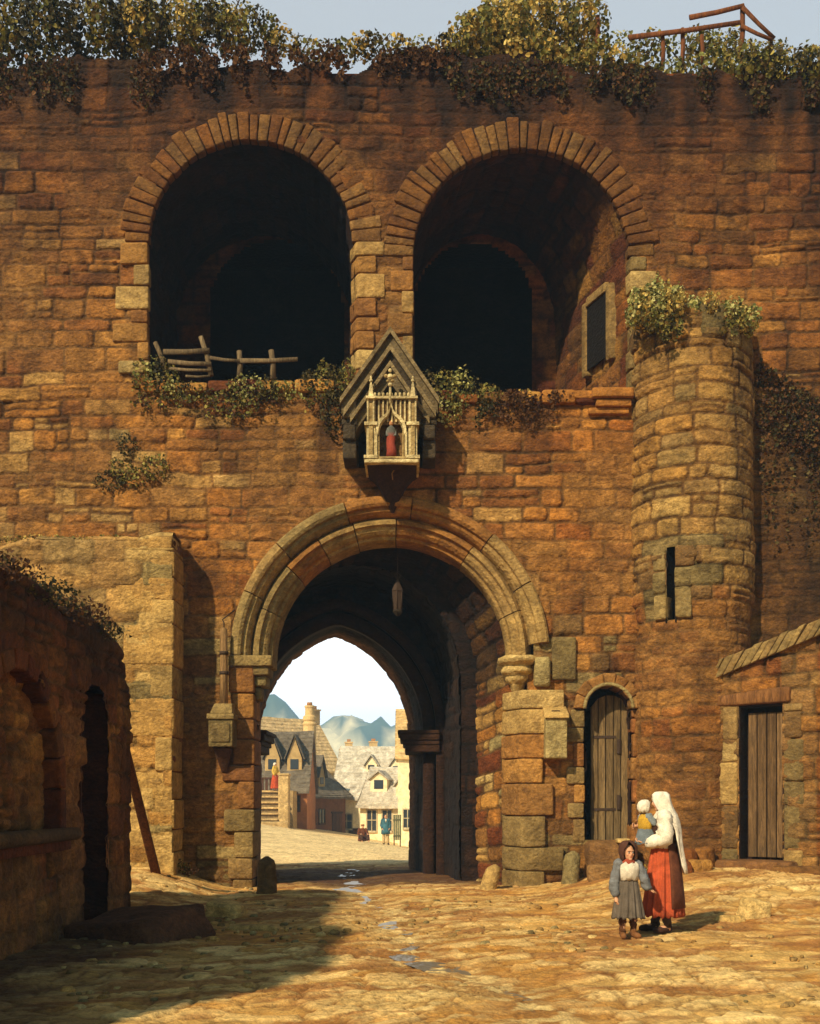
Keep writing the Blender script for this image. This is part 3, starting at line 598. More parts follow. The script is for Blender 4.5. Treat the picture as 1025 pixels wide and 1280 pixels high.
quoins('upper_jamb', UL['cx'] + UL['r'] + 0.10, -1, UL['sill'] - .1, UL['zs'], 44, splay=0.14, w=(.25, .5), y1=20.3, tone=.85)
quoins('upper_jamb', UR['cx'] - UR['r'], 1, UR['sill'] - .1, UR['zs'], 45, w=(.2, .42), y1=20.14, tone=.82)
quoins('upper_jamb', UR['cx'] + UR['r'] + .05, -1, UR['sill'] - .0, UR['zs'], 46, splay=0.05, pal=('pale', 'grey'), w=(.28, .5), y1=20.2, tone=.8)
low = lambda z: ('grey', 'pale') if z < 1.15 or z > 3.5 else ('warm', 'pale')
quoins('gate_jamb', JL, 1, -0.2, MA['zs'] - .02, 47, w=(.32, .55), hh=(0.28, 0.52), y0=19.93, y1=20.8, pals=lambda z: ('grey', 'grey') if z < 1.1 or z > 3.6 else ('warm', 'red'))
quoins('gate_jamb', JR, -1, -0.2, MA['zs'] - .62, 48, w=(.45, .75), hh=(0.40, 0.60), y0=19.90, y1=20.55, splay=0.30, pals=lambda z: ('grey', 'grey') if z < 1.0 else ('pale', 'warm'))
# plinth stones of the right pier and the cushion stone under the hood
mb = MB()
mb.sbox((2.24, 19.86, 3.64), (2.55, 20.3, MA['zs'] - .01), PAL['pale'][4] * 1.05, r=.09, amp=.02); mb.sbox((2.58, 19.94, 3.78), (3.02, 20.3, 4.56), PAL['grey'][1], r=.04)
mb.build('springer', MT['block'], GH)
def corbel(x0, x1, zt, seed, c):
    mb = MB(); rs = []; cx, hw = (x0 + x1) / 2, (x1 - x0) / 2
    for z, k in ((0, 1.0), (-.07, 1.04), (-.12, .96), (-.15, .80), (-.18, .78), (-.25, .88), (-.30, .80), (-.33, .64), (-.38, .66), (-.44, .58), (-.48, .42), (-.58, .34), (-.66, .18), (-.70, .05)):
        rs.append([(cx + hw * k * math.cos(a) , 20.25 + 0.52 * k * math.sin(a) * (1 if math.sin(a) < 0 else .4), zt + z + .012 * math.sin(5 * a + z * 30)) for a in np.linspace(0, 2 * math.pi, 22)[:-1]])
    mb.rings(rs[::-1], c); return mb.build('corbel', MT['block'], GH)
corbel(X_(624), X_(673), MA['zs'] - .01, 1, PAL['pale'][2] * .95)
mb = MB(); xl = X_(311); xr = X_(341)                                   # left corbel: a moulded slab on a scrolled bracket
mb.sbox((xl - .35, 19.86, 4.02), (xr, 20.7, 4.22), PAL['grey'][2], r=.03); mb.sbox((xl + .03, 19.92, 3.86), (xr - .06, 20.6, 4.025), PAL['grey'][0], r=.04)
mb.sbox((xl + .08, 20.0, 3.66), (xr - .10, 20.55, 3.87), PAL['pale'][4], r=.07); mb.sbox((xl + .06, 20.06, 3.40), (xr - .2, 20.5, 3.68), PAL['grey'][1], r=.08); mb.build('corbel', MT['block'], GH)

# ---- upper chambers
darkst = dict(pal='soot', mortar=np.array(lin((58, 34, 22))), plaster=0.25)  # shade inside the chambers and door recess painted as dark stone
def chamber_cf(u, v, cu, cv, e, r1, r2, c): return pick('red', r1) * np.where(u < -0.5, .42, 1.0)[:, None] * (.30 + .45 * e[:, None]) * (.5 + fbm(u * 1.5, v * 1.5, 142))[:, None]  # rear-wall light painted in, dimmer in the left chamber
def chamber(P, rear, YR, seed, hole, pal_r):
    a = outline(P['cx'] - P['r'] - .05, P['cx'] + P['r'] + .05, P['sill'] - .35, P['zs'], P['zs'] + P['r'] + .05); b = outline(rear[0], rear[1], P['sill'] - .35, rear[2], rear[3])
    Lh = (a[0][-1] + b[0][-1]) / 2
    def cf(u, v, cu, cv, e, r1, r2, c):
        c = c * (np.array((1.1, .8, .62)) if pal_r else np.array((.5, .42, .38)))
        if pal_r:                                        # sunlit right-hand splay painted paler, fading inward; browner up into the vault
            k = (sm(0.60, 0.74, v / Lh + 0.06 * (fbm(u, v, 141) - .5)) * (1 - 0.7 * sm(1.0, 3.0, u)))[:, None]; p = pick('warm', r1) * (.55 + .3 * r2)[:, None] * (0.5 + 0.5 * e[:, None]); c = c * (1 - k) + p * k
        return c
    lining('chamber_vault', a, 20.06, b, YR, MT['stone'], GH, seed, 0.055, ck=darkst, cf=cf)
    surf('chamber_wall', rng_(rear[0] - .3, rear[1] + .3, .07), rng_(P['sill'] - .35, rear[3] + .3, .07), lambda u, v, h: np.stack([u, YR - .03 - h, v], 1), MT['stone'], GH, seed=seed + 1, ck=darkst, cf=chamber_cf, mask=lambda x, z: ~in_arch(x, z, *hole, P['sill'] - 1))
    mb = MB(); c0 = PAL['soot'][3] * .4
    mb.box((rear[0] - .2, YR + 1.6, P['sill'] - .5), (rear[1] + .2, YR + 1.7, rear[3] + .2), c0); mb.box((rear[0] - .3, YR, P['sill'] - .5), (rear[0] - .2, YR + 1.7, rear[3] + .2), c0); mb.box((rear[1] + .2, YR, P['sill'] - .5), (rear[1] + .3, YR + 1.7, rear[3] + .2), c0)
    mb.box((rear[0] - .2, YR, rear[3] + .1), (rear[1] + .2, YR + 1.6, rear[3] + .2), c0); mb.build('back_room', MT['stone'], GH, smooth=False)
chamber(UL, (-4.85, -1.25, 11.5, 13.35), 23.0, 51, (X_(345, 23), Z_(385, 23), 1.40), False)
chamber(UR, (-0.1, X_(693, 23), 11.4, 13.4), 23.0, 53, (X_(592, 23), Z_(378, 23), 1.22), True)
def slit_window():
    # the deep little window in the right-hand splay of the right arch
    t = lambda k: (UR['cx'] + UR['r'] + .05) * (1 - k) + X_(693, 23) * k; mb = MB(); z0, z1 = Z_(452, 21), Z_(372, 21)
    Y0, Y1 = 20.75, 21.45; k0, k1 = (Y0 - 20.3) / 2.7, (Y1 - 20.3) / 2.7; g = PAL['pale'][3] * .75
    x0, x1 = t(k0) - .14, t(k1) - .14
    mb.hexa([(x0, Y0, z0), (x1, Y1, z0), (x1 + .02, Y1, z0), (x0 + .02, Y0, z0), (x0, Y0, z1), (x1, Y1, z1), (x1 + .02, Y1, z1), (x0 + .02, Y0, z1)], PAL['soot'][3] * .25)
    for a, b, c_, d in ((Y0 - .16, Y0, z0 - .1, z1 + .12), (Y1, Y1 + .16, z0 - .1, z1 + .12)):
        xa, xb = t((a - 20.3) / 2.7), t((b - 20.3) / 2.7); mb.stone([(xa - .17, a, c_), (xb - .17, b, c_), (xb + .05, b, c_), (xa + .05, a, c_), (xa - .17, a, d), (xb - .17, b, d), (xb + .05, b, d), (xa + .05, a, d)], g, r=.03)
    mb.stone([(x0 - .05, Y0, z1), (x1 - .05, Y1, z1), (x1 + .05, Y1, z1), (x0 + .05, Y0, z1), (x0 - .02, Y0, z1 + .2), (x1 - .02, Y1, z1 + .2), (x1 + .06, Y1, z1 + .2), (x0 + .06, Y0, z1 + .2)], g, r=.03)
    mb.build('slit_window', MT['block'], GH)
slit_window()
# sills: ragged ledge of stones, with two projecting courses at the right
mb = MB(); rg = random.Random(5)
for P, x0, x1 in ((UL, UL['cx'] - UL['r'] - .15, UL['cx'] + UL['r'] + .1), (UR, UR['cx'] - UR['r'], UR['cx'] + UR['r'])):
    x = x0; mb = MB()
    while x < x1:
        wd = rg.uniform(.3, .75); mb.sbox((x, 19.93 + rg.uniform(-.03, .03), P['sill'] - .20), (min(x + wd, x1) - .01, 20.9, P['sill'] + rg.uniform(-.03, .05)), PAL['warm'][rg.randrange(8)] * rg.uniform(.7, 1), r=.05, amp=.02); x += wd
    mb.build('sill', MT['block'], GH)
mb = MB()
for px0, px1, p0, p1, pr in ((700, 742, 490, 500, .10), (738, 790, 489, 501, .22), (744, 788, 502, 511, .15), (735, 786, 511, 519, .08)):
    mb.sbox((X_(px0), 20 - pr, Z_(p1)), (X_(px1), 20.3, Z_(p0)), PAL['warm'][0] * rg.uniform(.85, 1.05), r=.03, amp=.01)
mb.build('string_course', MT['block'], GH)

# ---- the little round-headed door
vous('door_arch', SD['cx'], SD['zs'], SD['r'], SD['r'] + .24, 7, 61, y0=19.90, y1=20.5, pal=('grey', 'pale'), wob=.03, cm=.95)
mb = MB(); rs = []
for a in np.linspace(0, math.pi, 24):                                   # thin roll round the head
    rr = SD['r'] + .03; p = np.array((SD['cx'] - rr * math.cos(a), 19.90, SD['zs'] + rr * math.sin(a))); n_ = np.array((-math.cos(a), 0, math.sin(a)))
    rs.append([p + .035 * (math.cos(t) * n_ + math.sin(t) * np.array((0, -1, 0))) for t in np.linspace(0, 2 * math.pi, 8)[:-1]])
mb.rings(rs, PAL['pale'][4]); mb.build('roll_mould', MT['block'], GH)
quoins('door_jamb', SD['x0'] - .02, 1, SD['z0'] - .05, SD['zs'], 62, w=(.22, .34), y0=19.96, y1=20.4, pal=('grey', 'warm')); quoins('door_jamb', SD['x1'] + .02, -1, SD['z0'] - .05, SD['zs'], 63, w=(.1, .12), y0=19.95, y1=20.4, pal=('warm', 'red'))
os_ = outline(SD['x0'], SD['x1'], SD['z0'] - .1, SD['zs'], SD['zs'] + SD['r'])
lining('door_reveal', os_, 20.05, os_, 20.75, MT['stone'], GH, 64, .05, ck=darkst)
def plank_door(name, x0, x1, z0, zs, r, Y, n, seed, parent, c0, head=True, xf=None):
    rg = random.Random(seed); mb = MB(); cx = (x0 + x1) / 2; ww = (x1 - x0) / n
    for k in range(n):
        a, b = x0 + ww * k + rg.uniform(.003, .010), x0 + ww * (k + 1) - rg.uniform(.003, .010); y = Y + rg.uniform(-.006, .006); c = np.array(c0) * rg.uniform(.62, 1.2)
        tp = lambda x: zs + (math.sqrt(max(0, r * r - (x - cx) ** 2)) if head else 0); hs = np.linspace(0, 1, 14); R_ = []
        for t in hs:
            za, zb = z0 + (tp(a) - z0) * t, z0 + (tp(b) - z0) * t; wv = .003 * math.sin(9 * t + k)
            R_.append([(a, y - .0, za), (a + .008 + wv, y - .012, za), (b - .008, y - .012, zb), (b, y, zb), (b, y + .04, zb), (a, y + .04, za)])
        R_ = np.array(R_)
        if xf is not None: R_ = xf(R_)
        mb.rings(R_, c)
    return mb.build(name, MT['wood'], parent, smooth=False)
dl = plank_door('door', X_(742), X_(789) + .02, SD['z0'] - .03, Z_(893), .38, 20.34, 5, 65, GH, lin((134, 110, 72)))
for zc in (Z_(932), Z_(1003)):
    mb = MB(); mb.sbox((X_(775), 20.29, zc - .14), (X_(780), 20.33, zc + .14), lin((92, 48, 24)), r=.01, amp=.002); mb.build('latch_plate', MT['iron'], dl)
for zc in (Z_(920), Z_(1012)):
    mb = MB(); mb.box((X_(745), 20.318, zc - .025), (X_(774), 20.326, zc + .025), lin((100, 78, 50))); mb.build('strap_hinge', MT['iron'], dl)
mb = MB(); mb.box((SD['x0'] - .1, 20.74, SD['z0'] - .1), (SD['x1'] + .1, 20.8, SD['zs'] + SD['r'] + .1), PAL['soot'][3] * .5); mb.build('door_back', MT['stone'], GH, smooth=False)
st_ = MB(); zb = float(gz(3.6, 19.5))
st_.sbox((X_(731), 19.42, zb - .2), (X_(790), 20.1, SD['z0'] - .02), lin((138, 100, 56)), r=.08, amp=.035, n=8); st_.sbox((X_(727), 19.2, zb - .2), (X_(796), 19.5, zb + .20), lin((150, 112, 64)), r=.07, amp=.03, n=8); st_.sbox((X_(762), 19.25, SD['z0'] - .03), (X_(778), 19.5, SD['z0'] + .05), PAL['pale'][2], r=.03)
st_.build('door_step', MT['block'], GH)
# ================================================================== ROUND TURRET
TC = (5.13, 20.12); TR = 1.10
TUR = thing('round_turret', 'round stone turret with a leafy broken top against the right of the gatehouse', 'turret', (TC[0], TC[1], 0))
def turret():
    zt = 10.15
    def cf(u, v, cu, cv, e, r1, r2, c):
        p = np.where((r2 < .35)[:, None], pick('pale', r1), c); k = sm(5.0, 5.6, v + .5 * (fbm(u, v, 201) - .5))[:, None]
        up = (c * .45 + .55 * (pick('pale', r1) * e[:, None] + MORTAR * .5 * (1 - e[:, None]))) * np.array((.92, .92, .84))
        c = c * (1 - k) + up * k
        g = (np.abs(cu + 0.55) < .62) & (cv > 4.7) & (cv < 6.15) & (r2 < .8); c = np.where(g[:, None], pick('grey', r1) * (.5 + .5 * e[:, None]), c)
        s = sm(0.55, 0.75, fbm(u * 1.5, v * .5, 202, 4))[:, None]; return c * (1 - .35 * s)
    slit = lambda u, v: (np.abs(u + .62) < .075) & (v > 4.75) & (v < 6.02)
    def mp(u, v, h):
        r = TR + h + .03 * (fbm(u * .6, v * .35, 203) - .5) - 0.05 * sm(5.2, 4.8, v); a = u / TR
        return np.stack([TC[0] + r * np.sin(a), TC[1] - r * np.cos(a), v], 1)
    surf('turret_wall', rng_(-2.1, 2.1, .03), rng_(-.2, zt + .25, .03), mp, MT['stone'], TUR, seed=71, sk=dict(ch=(.16, .38), ln=(.3, .95), depth=.038, rough=.02), ck=dict(pal='warm', alt=[('red', .25)], plaster=.5),
         mask=lambda u, v: ~slit(u, v) & (v < zt + .35 * (fbm(u * 1.4, 0 * u, 204, 3) - .5)), cf=cf)
    mb = MB()
    for k in range(24):                                    # rubble filling of the broken head
        a = k * 2.4; r = .95 * math.sqrt((k + .5) / 24); x, y = TC[0] + r * math.sin(a), TC[1] - r * math.cos(a)
        mb.sbox((x - .22, y - .22, zt - .5), (x + .22, y + .22, zt - .02 + .08 * math.sin(k)), PAL['grey'][k % 4] * .8, r=.08, amp=.03)
    mb.build('rubble_fill', MT['stone'], TUR)
    mb = MB(); a0 = -.62 / TR                                # the deep slit: back, head and the stones on either side
    R_ = lambda u, r, z: (TC[0] + r * math.sin(u / TR), TC[1] - r * math.cos(u / TR), z)
    for u0, u1, r0, r1 in ((-.70, -.54, TR - .4, TR - .38), (-.72, -.695, TR - .4, TR - .02), (-.545, -.52, TR - .4, TR - .02)):
        mb.hexa([R_(u0, r1, 4.7), R_(u1, r1, 4.7), R_(u1, r0, 4.7), R_(u0, r0, 4.7), R_(u0, r1, 6.1), R_(u1, r1, 6.1), R_(u1, r0, 6.1), R_(u0, r0, 6.1)], PAL['soot'][3] * .5)
    mb.build('slit_reveal', MT['stone'], TUR, smooth=False)
    mb = MB()
    for u0, u1, z0, z1, c in ((-.95, -.70, 5.62, 6.0, 0), (-.97, -.70, 5.22, 5.6, 1), (-.93, -.69, 4.76, 5.2, 2), (-.54, -.2, 5.66, 6.04, 3), (-.54, -.24, 5.3, 5.64, 1), (-.54, -.25, 4.76, 5.28, 0), (-.19, .08, 5.72, 6.02, 3)):
        mb.stone([R_(u0, TR + .035, z0), R_(u1, TR + .035, z0), R_(u1, TR - .3, z0), R_(u0, TR - .3, z0), R_(u0, TR + .035, z1), R_(u1, TR + .035, z1), R_(u1, TR - .3, z1), R_(u0, TR - .3, z1)], PAL['grey'][c], r=.05, amp=.012)
    mb.build('slit_jamb', MT['block'], TUR)
turret()

# ================================================================== walls that stand free: front, top and back in one skin
def ruin_wall(name, A, B, thick, Hf, m, parent, seed, st=.035, z0=-.3, back=True, **k):
    """A to B on the ground; the face looks to the right-hand side of the walk from A to B"""
    A, B = np.array(A, float), np.array(B, float); d = B - A; Ln = np.hypot(*d); d /= Ln; n = np.array((d[1], -d[0])); rr = min(.16, thick * .3)
    us = rng_(0, Ln, st); Hm = float(np.max(Hf(us))); tot = Hm - z0
    def mp(u, v, h):
        H = Hf(u); s = v; hz = np.minimum(s, H); on = s <= Hm
        t = np.clip((s - Hm) / thick, 0, 1); bk = s > Hm + thick; zb = H - np.clip(s - Hm - thick, 0, tot)
        off = np.where(on, 0, np.where(bk, thick, t * thick)); z = np.where(on, hz, np.where(bk, zb, H))
        edge = np.where(on, np.maximum(0, H - s), np.minimum(np.abs(s - Hm), np.abs(s - Hm - thick))); rd = np.maximum(0, 1 - edge / rr); z = z - rr * .5 * rd ** 2; off = off + np.where(off < thick / 2, 1, -1) * rr * .35 * rd ** 2
        o = -off + np.where(on, h, np.where(bk, -h, 0)); z = z + np.where(~on & ~bk, h, 0); P = A[None] + d[None] * u[:, None] + n[None] * o[:, None]
        return np.stack([P[:, 0], P[:, 1], z], 1)
    return surf(name, us, rng_(z0, Hm + thick + (tot * .9 if back else 0), st), mp, m, parent, seed=seed, **k)
def cap_end(name, O, d, thick, H, m, parent, seed, z0=-.3, **k):
    """flat end of such a wall: from the face corner O back along d"""
    O, d = np.array(O, float), np.array(d, float); d /= np.hypot(*d); n = np.array((-d[1], d[0]))
    k.setdefault('ck', {})
    return surf(name, rng_(0, thick, .035), rng_(z0, H, .035), lambda u, v, h: np.stack([O[0] + d[0] * u - n[0] * (h - .01) , O[1] + d[1] * u - n[1] * (h - .01), v - 0.0], 1), m, parent, seed=seed, **k)

# ---- low buttress wall in front of the gatehouse's left
BUT = thing('buttress_wall', 'lower sunlit wall of pale stone ending in a corner buttress left of the gateway', 'wall', (-6, 19.13, 0))
xb = -4.14
Hb = lambda u: 6.22 + .10 * (fbm(u * 1.5, 0 * u + 2, 211, 4) - .5) - .25 * sm(1.2, .0, u) + .06 * sm(2.9, 3.3, u)
def but_cf(u, v, cu, cv, e, r1, r2, c):
    k = (.55 + .45 * sm(2.3, 2.9, u))[:, None]; p = pick('pale', r1) * (.62 + .38 * e[:, None]) * (.85 + .25 * r2[:, None]); p = p * np.array((1.0, .92, .80))
    q = c * .55 + .45 * np.array(lin((196, 142, 78))); s = sm(5.4, 6.1, v + .5 * (fbm(u * 2, v * 2, 212) - .5))[:, None]; q = q * (1 - s * .35) + s * .3 * np.array(lin((190, 160, 104)))
    return q * (1 - k) + p * k
ruin_wall('wall', (-7.6, 19.13), (xb, 19.13), .86, Hb, MT['stone'], BUT, 72, back=False, sk=dict(ch=(.3, .55), ln=(.45, 1.0), depth=.04, rough=.02), ck=dict(pal='warm', alt=[('pale', .3)], plaster=.9), cf=but_cf)
cap_end('buttress_side', (xb, 19.13), (0, 1), .9, 6.15, MT['stone'], BUT, 73, ck=dict(pal='warm', alt=[('red', .4)], plaster=.6))
quoins('buttress_corner', xb + .03, 1, .0, 6.0, 74, w=(.30, .95), hh=(.30, .75), y0=19.115, y1=19.96, pal=('pale', 'pale'), tone=np.array((1.0, .92, .78))).parent = BUT
def reparent(o, p):
    d = wloc(o.parent) - wloc(p) if o.parent else -wloc(p); o.parent = p
    me = o.data; v = np.empty(len(me.vertices) * 3, np.float32); me.vertices.foreach_get('co', v); v = v.reshape(-1, 3) + d.astype(np.float32); me.vertices.foreach_set('co', v.ravel())
_q = bpy.data.objects['buttress_corner']; _q.parent = GH; reparent(_q, BUT)
mb = MB(); mb.stone([(xb - .62, 19.10, 5.9), (xb + .0, 19.10, 5.95), (xb + .0, 19.95, 6.0), (xb - .6, 19.95, 6.0), (xb - .60, 19.2, 6.18), (xb - .06, 19.24, 6.26), (xb - .04, 19.95, 6.36), (xb - .6, 19.95, 6.26)], PAL['pale'][2] * .9, r=.12, amp=.05, n=8); mb.build('cap_stone', MT['block'], BUT)

# ---- ruined side wall on the left, running towards us
RUI = thing('ruined_wall', 'dark ruined side wall with a walled-up arch and a narrow doorway at the left', 'wall', (-4.3, 9, 0))
Hr = lambda u: 3.95 + .32 * (fbm(u * .9, 0 * u + 5, 221, 4) - .5) + .55 * sm(4.8, 3.6, u) - .5 * sm(.7, 0, u) - 0.55 * sm(9.9, 10.7, u) ** 2 - .06 * sm(7, 9, u)
yA, yE = 5.0, 15.7
BA = dict(cx=11.29 - yA, zs=1.72, r=1.27); DW = dict(cx=14.03 - yA, zs=2.55, r=.53)
rm = lambda u, v: ~(in_arch(u, v, BA['cx'], BA['zs'], BA['r'], 1.28) | in_arch(u, v, DW['cx'], DW['zs'], DW['r'], -1))
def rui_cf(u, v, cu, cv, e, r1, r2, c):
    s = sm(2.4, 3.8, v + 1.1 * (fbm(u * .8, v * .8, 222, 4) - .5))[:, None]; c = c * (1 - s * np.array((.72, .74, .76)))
    p = ((u > 12.62 - yA) & (u < 13.45 - yA) & (v < 2.7))[:, None]; c = np.where(p, c * .5 + .5 * np.array(lin((176, 122, 66))), c)
    k = sm(15.3 - yA, 15.6 - yA, u + .2 * (fbm(u * 3, v * 3, 223) - .5))[:, None]; return c * (1 - .25 * k)
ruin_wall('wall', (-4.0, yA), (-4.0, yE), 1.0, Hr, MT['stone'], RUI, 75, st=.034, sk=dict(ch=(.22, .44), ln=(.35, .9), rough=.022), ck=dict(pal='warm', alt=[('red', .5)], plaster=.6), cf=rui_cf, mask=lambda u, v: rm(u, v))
cap_end('wall_end', (-4.0, yE), (-1, 0), 1.0, 3.2, MT['stone'], RUI, 76, ck=dict(pal='warm', alt=[('red', .4)]))
surf('arch_infill', rng_(BA['cx'] - 1.35, BA['cx'] + 1.35, .035), rng_(1.1, 3.1, .035), lambda u, v, h: np.stack([-4.16 + h, yA + u, v], 1), MT['stone'], RUI, seed=77, sk=dict(ch=(.18, .36), ln=(.25, .6), depth=.04, rough=.03), ck=dict(pal='warm', alt=[('red', .3)], plaster=.5))
mb = MB()
for a0, a1 in zip(np.linspace(0, math.pi, 12)[:-1], np.linspace(0, math.pi, 12)[1:]):
    f = lambda r, a, x: (x, yA + BA['cx'] - r * math.cos(a), BA['zs'] + r * math.sin(a)); mb.stone([f(1.22, a0 + .01, -3.97), f(1.44, a0 + .01, -3.97), f(1.44, a0 + .01, -4.3), f(1.22, a0 + .01, -4.3), f(1.22, a1 - .01, -3.97), f(1.44, a1 - .01, -3.97), f(1.44, a1 - .01, -4.3), f(1.22, a1 - .01, -4.3)], PAL['red'][len(mb.v) % 5] * .6, r=.03)
for s in (-1, 1):
    y = yA + BA['cx'] + s * 1.22; mb.sbox((-4.3, min(y, y + s * .2), 1.2), (-3.97, max(y, y + s * .2), BA['zs']), PAL['red'][1] * .6, r=.03)
mb.build('blind_arch', MT['block'], RUI)
mb = MB(); mb.tube([(-3.93, 5.6, 1.22), (-3.92, 10.5, 1.21), (-3.91, 12.88, 1.21)], [.085, .085, .075], PAL['grey'][3] * .55, n=10); mb.sbox((-4.05, 5.6, 1.02), (-3.93, 12.8, 1.16), PAL['red'][1] * .7, r=.03, n=6); mb.build('ledge', MT['block'], RUI)
mb = MB(); c = PAL['red'][2] * .5; ya, yb = yA + DW['cx'] - .56, yA + DW['cx'] + .56
mb.box((-4.62, ya, -.3), (-4.58, yb, 3.2), c); mb.box((-4.6, ya - .04, -.3), (-4.02, ya, 3.0), c); mb.box((-4.6, yb, -.3), (-4.02, yb + .04, 3.0), c); mb.box((-4.6, ya, 3.08), (-4.02, yb, 3.14), c)
mb.build('doorway_reveal', MT['stone'], RUI, smooth=False)

# ================================================================== small building on the right
A2 = np.array((5.17, 19.3)); D2 = np.array((.82, -.572)); N2 = np.array((-.572, -.82))
OUT = thing('outbuilding', 'small stone outbuilding with a slab coping and a plank door at the right edge', 'building', (A2[0], A2[1], 0))
F2 = lambda u, z, o=0.0: (A2[0] + D2[0] * u + N2[0] * o, A2[1] + D2[1] * u + N2[1] * o, z)
Ho = lambda u: 3.78 + .34 * u + .05 * (fbm(u * 2, 0 * u, 231) - .5)
du0, du1, dz0, dz1 = .60, 1.36, .62, 3.24
om = lambda u, v: ~((u > du0) & (u < du1) & (v < dz1) & (v > -1))
def out_cf(u, v, cu, cv, e, r1, r2, c):
    k = ((u < du0 + .02) | (u > du1 - .02)) & (u < 1.9); p = c * .55 + .45 * pick('pale', r1) * (.6 + .4 * e[:, None]) * .85; c = np.where(k[:, None], p, c); return c * np.array((.86, .80, .74))
ruin_wall('wall', A2, A2 + D2 * 3.6, .5, Ho, MT['stone'], OUT, 81, st=.032, back=True, sk=dict(ch=(.2, .42), ln=(.3, .75), depth=.045, rough=.025), ck=dict(pal='warm', alt=[('red', .3), ('grey', .1)], plaster=.45), cf=out_cf, mask=om)
surf('side_wall', rng_(0, .95, .035), rng_(-.3, 3.82, .035), lambda u, v, h: np.stack([A2[0] + .02 - h + .12 * u, A2[1] + u, v], 1), MT['stone'], OUT, seed=82, ck=dict(pal='warm', alt=[('red', .3)]))
mb = MB(); rg = random.Random(9); u = -.08; k = 0
while u < 3.5:
    w_ = rg.uniform(.13, .2); z = 3.78 + .34 * u; ln_ = .26 + .05 * rg.random(); c = (PAL['pale'].mean(0) * .6 + .4 * PAL['grey'][k % 4]) * rg.uniform(.62, .82); k += 1
    a, b = F2(u, z - .06, .10), F2(u, z - .06, -.5); t = .16 + .04 * rg.random()
    lo = [F2(u - .02, z - .16, .12), F2(u + w_ - .02, z - .10, .12), F2(u + w_ - .02, z - .02, -.5), F2(u - .02, z - .06, -.5)]; hi = [F2(u + t, z + ln_ * .8, .06), F2(u + w_ + t, z + ln_ * .8 + .05, .06), F2(u + w_ + t, z + ln_, -.5), F2(u + t, z + ln_, -.5)]
    mb.stone(lo + hi, c, r=.045, amp=.012, seed=k); u += w_ * .96
mb.build('coping', MT['block'], OUT)
mb = MB(); V = lambda u0, u1, z0, z1, o0, o1: [F2(u0, z0, o0), F2(u1, z0, o0), F2(u1, z0, o1), F2(u0, z0, o1), F2(u0, z1, o0), F2(u1, z1, o0), F2(u1, z1, o1), F2(u0, z1, o1)]
mb.stone([F2(.08, 3.22, .07), F2(1.5, 3.24, .07), F2(1.5, 3.24, -.4), F2(.08, 3.22, -.4), F2(.08, 3.40, .07), F2(1.5, 3.52, .07), F2(1.5, 3.52, -.4), F2(.08, 3.40, -.4)], lin((128, 86, 46)), r=.05, amp=.015, n=7); mb.build('lintel', MT['wood'], OUT)
for a, b in ((.30, .59), (1.37, 1.62)):
    mb = MB(); rg = random.Random(int(a * 10)); z = .3
    while z < 3.2:
        h = min(rg.uniform(.35, .8), 3.22 - z); mb.stone(V(a + rg.uniform(-.06, .04) * (a < 1), b + rg.uniform(0, .1) * (a > 1), z + .005, z + h - .005, .03 + rg.uniform(-.01, .015), -.3), (PAL['pale'] if rg.random() < .6 else PAL['grey'])[rg.randrange(4)] * rg.uniform(.62, .8), r=.04, amp=.014, seed=int(z * 99)); z += h
    mb.build('door_jamb', MT['block'], OUT)
mb = MB(); c = PAL['soot'][1]; mb.hexa(V(du0 - .02, du0 + .02, -.2, 3.24, -.02, -.44), c); mb.hexa(V(du1 - .02, du1 + .02, -.2, 3.24, -.02, -.44), c); mb.hexa(V(du0, du1, -.2, 3.24, -.43, -.47), c); mb.hexa(V(du0, du1, 3.2, 3.24, -.02, -.44), c); mb.build('door_reveal', MT['stone'], OUT, smooth=False)
def xf_out(R_):
    Q = np.array(R_); u = Q[..., 0].copy(); o = Q[..., 1].copy(); Q[..., 0] = A2[0] + D2[0] * u - N2[0] * o; Q[..., 1] = A2[1] + D2[1] * u - N2[1] * o; return Q
plank_door('door', du0 + .10, du1 - .01, dz0, 3.1, 0, .20, 4, 83, OUT, lin((120, 92, 58)), head=False, xf=xf_out)
mb = MB(); mb.stone(V(.32, 1.62, .30, .58, .42, -.1), lin((128, 88, 48)), r=.07, amp=.03, n=7); mb.build('door_step', MT['block'], OUT)
mb = MB(); rg = random.Random(21)                                # tumbled stones at its foot by the turret
for i in range(9): pass

# ================================================================== loose stones, guard stones, timber
def lone(name, label, cat, base, size, rot=(0, 0, 0), c=PAL['pale'][1], r=.08, amp=.03, seed=0, shape=None, m='block', n=7, group=None):
    o_ = MB(); sx, sy, sz = size
    V = shape or [(-sx, -sy, -.08), (sx, -sy, -.08), (sx, sy, -.08), (-sx, sy, -.08), (-sx * .9, -sy * .9, sz), (sx * .9, -sy * .9, sz), (sx * .85, sy * .9, sz), (-sx * .9, sy * .9, sz)]
    Mx = Matrix.Rotation(rot[2], 3, 'Z') @ Matrix.Rotation(rot[1], 3, 'Y') @ Matrix.Rotation(rot[0], 3, 'X'); V = [tuple(Mx @ Vector(v)) for v in V]
    o_.stone(V, c, r=r, amp=amp, seed=seed, n=n); o = o_.build(name, MT[m]); o.location = base; return tag(o, label, cat, group)
def onground(px, py):
    Y = 1375 * 1.6 / max(20, (py - 1000))
    for _ in range(30):
        x = X_(px, Y); z = float(gz(x, Y)); Y = FPX * (EYE - z) / (py - 1000)
    return (X_(px, Y), Y, float(gz(X_(px, Y), Y)))
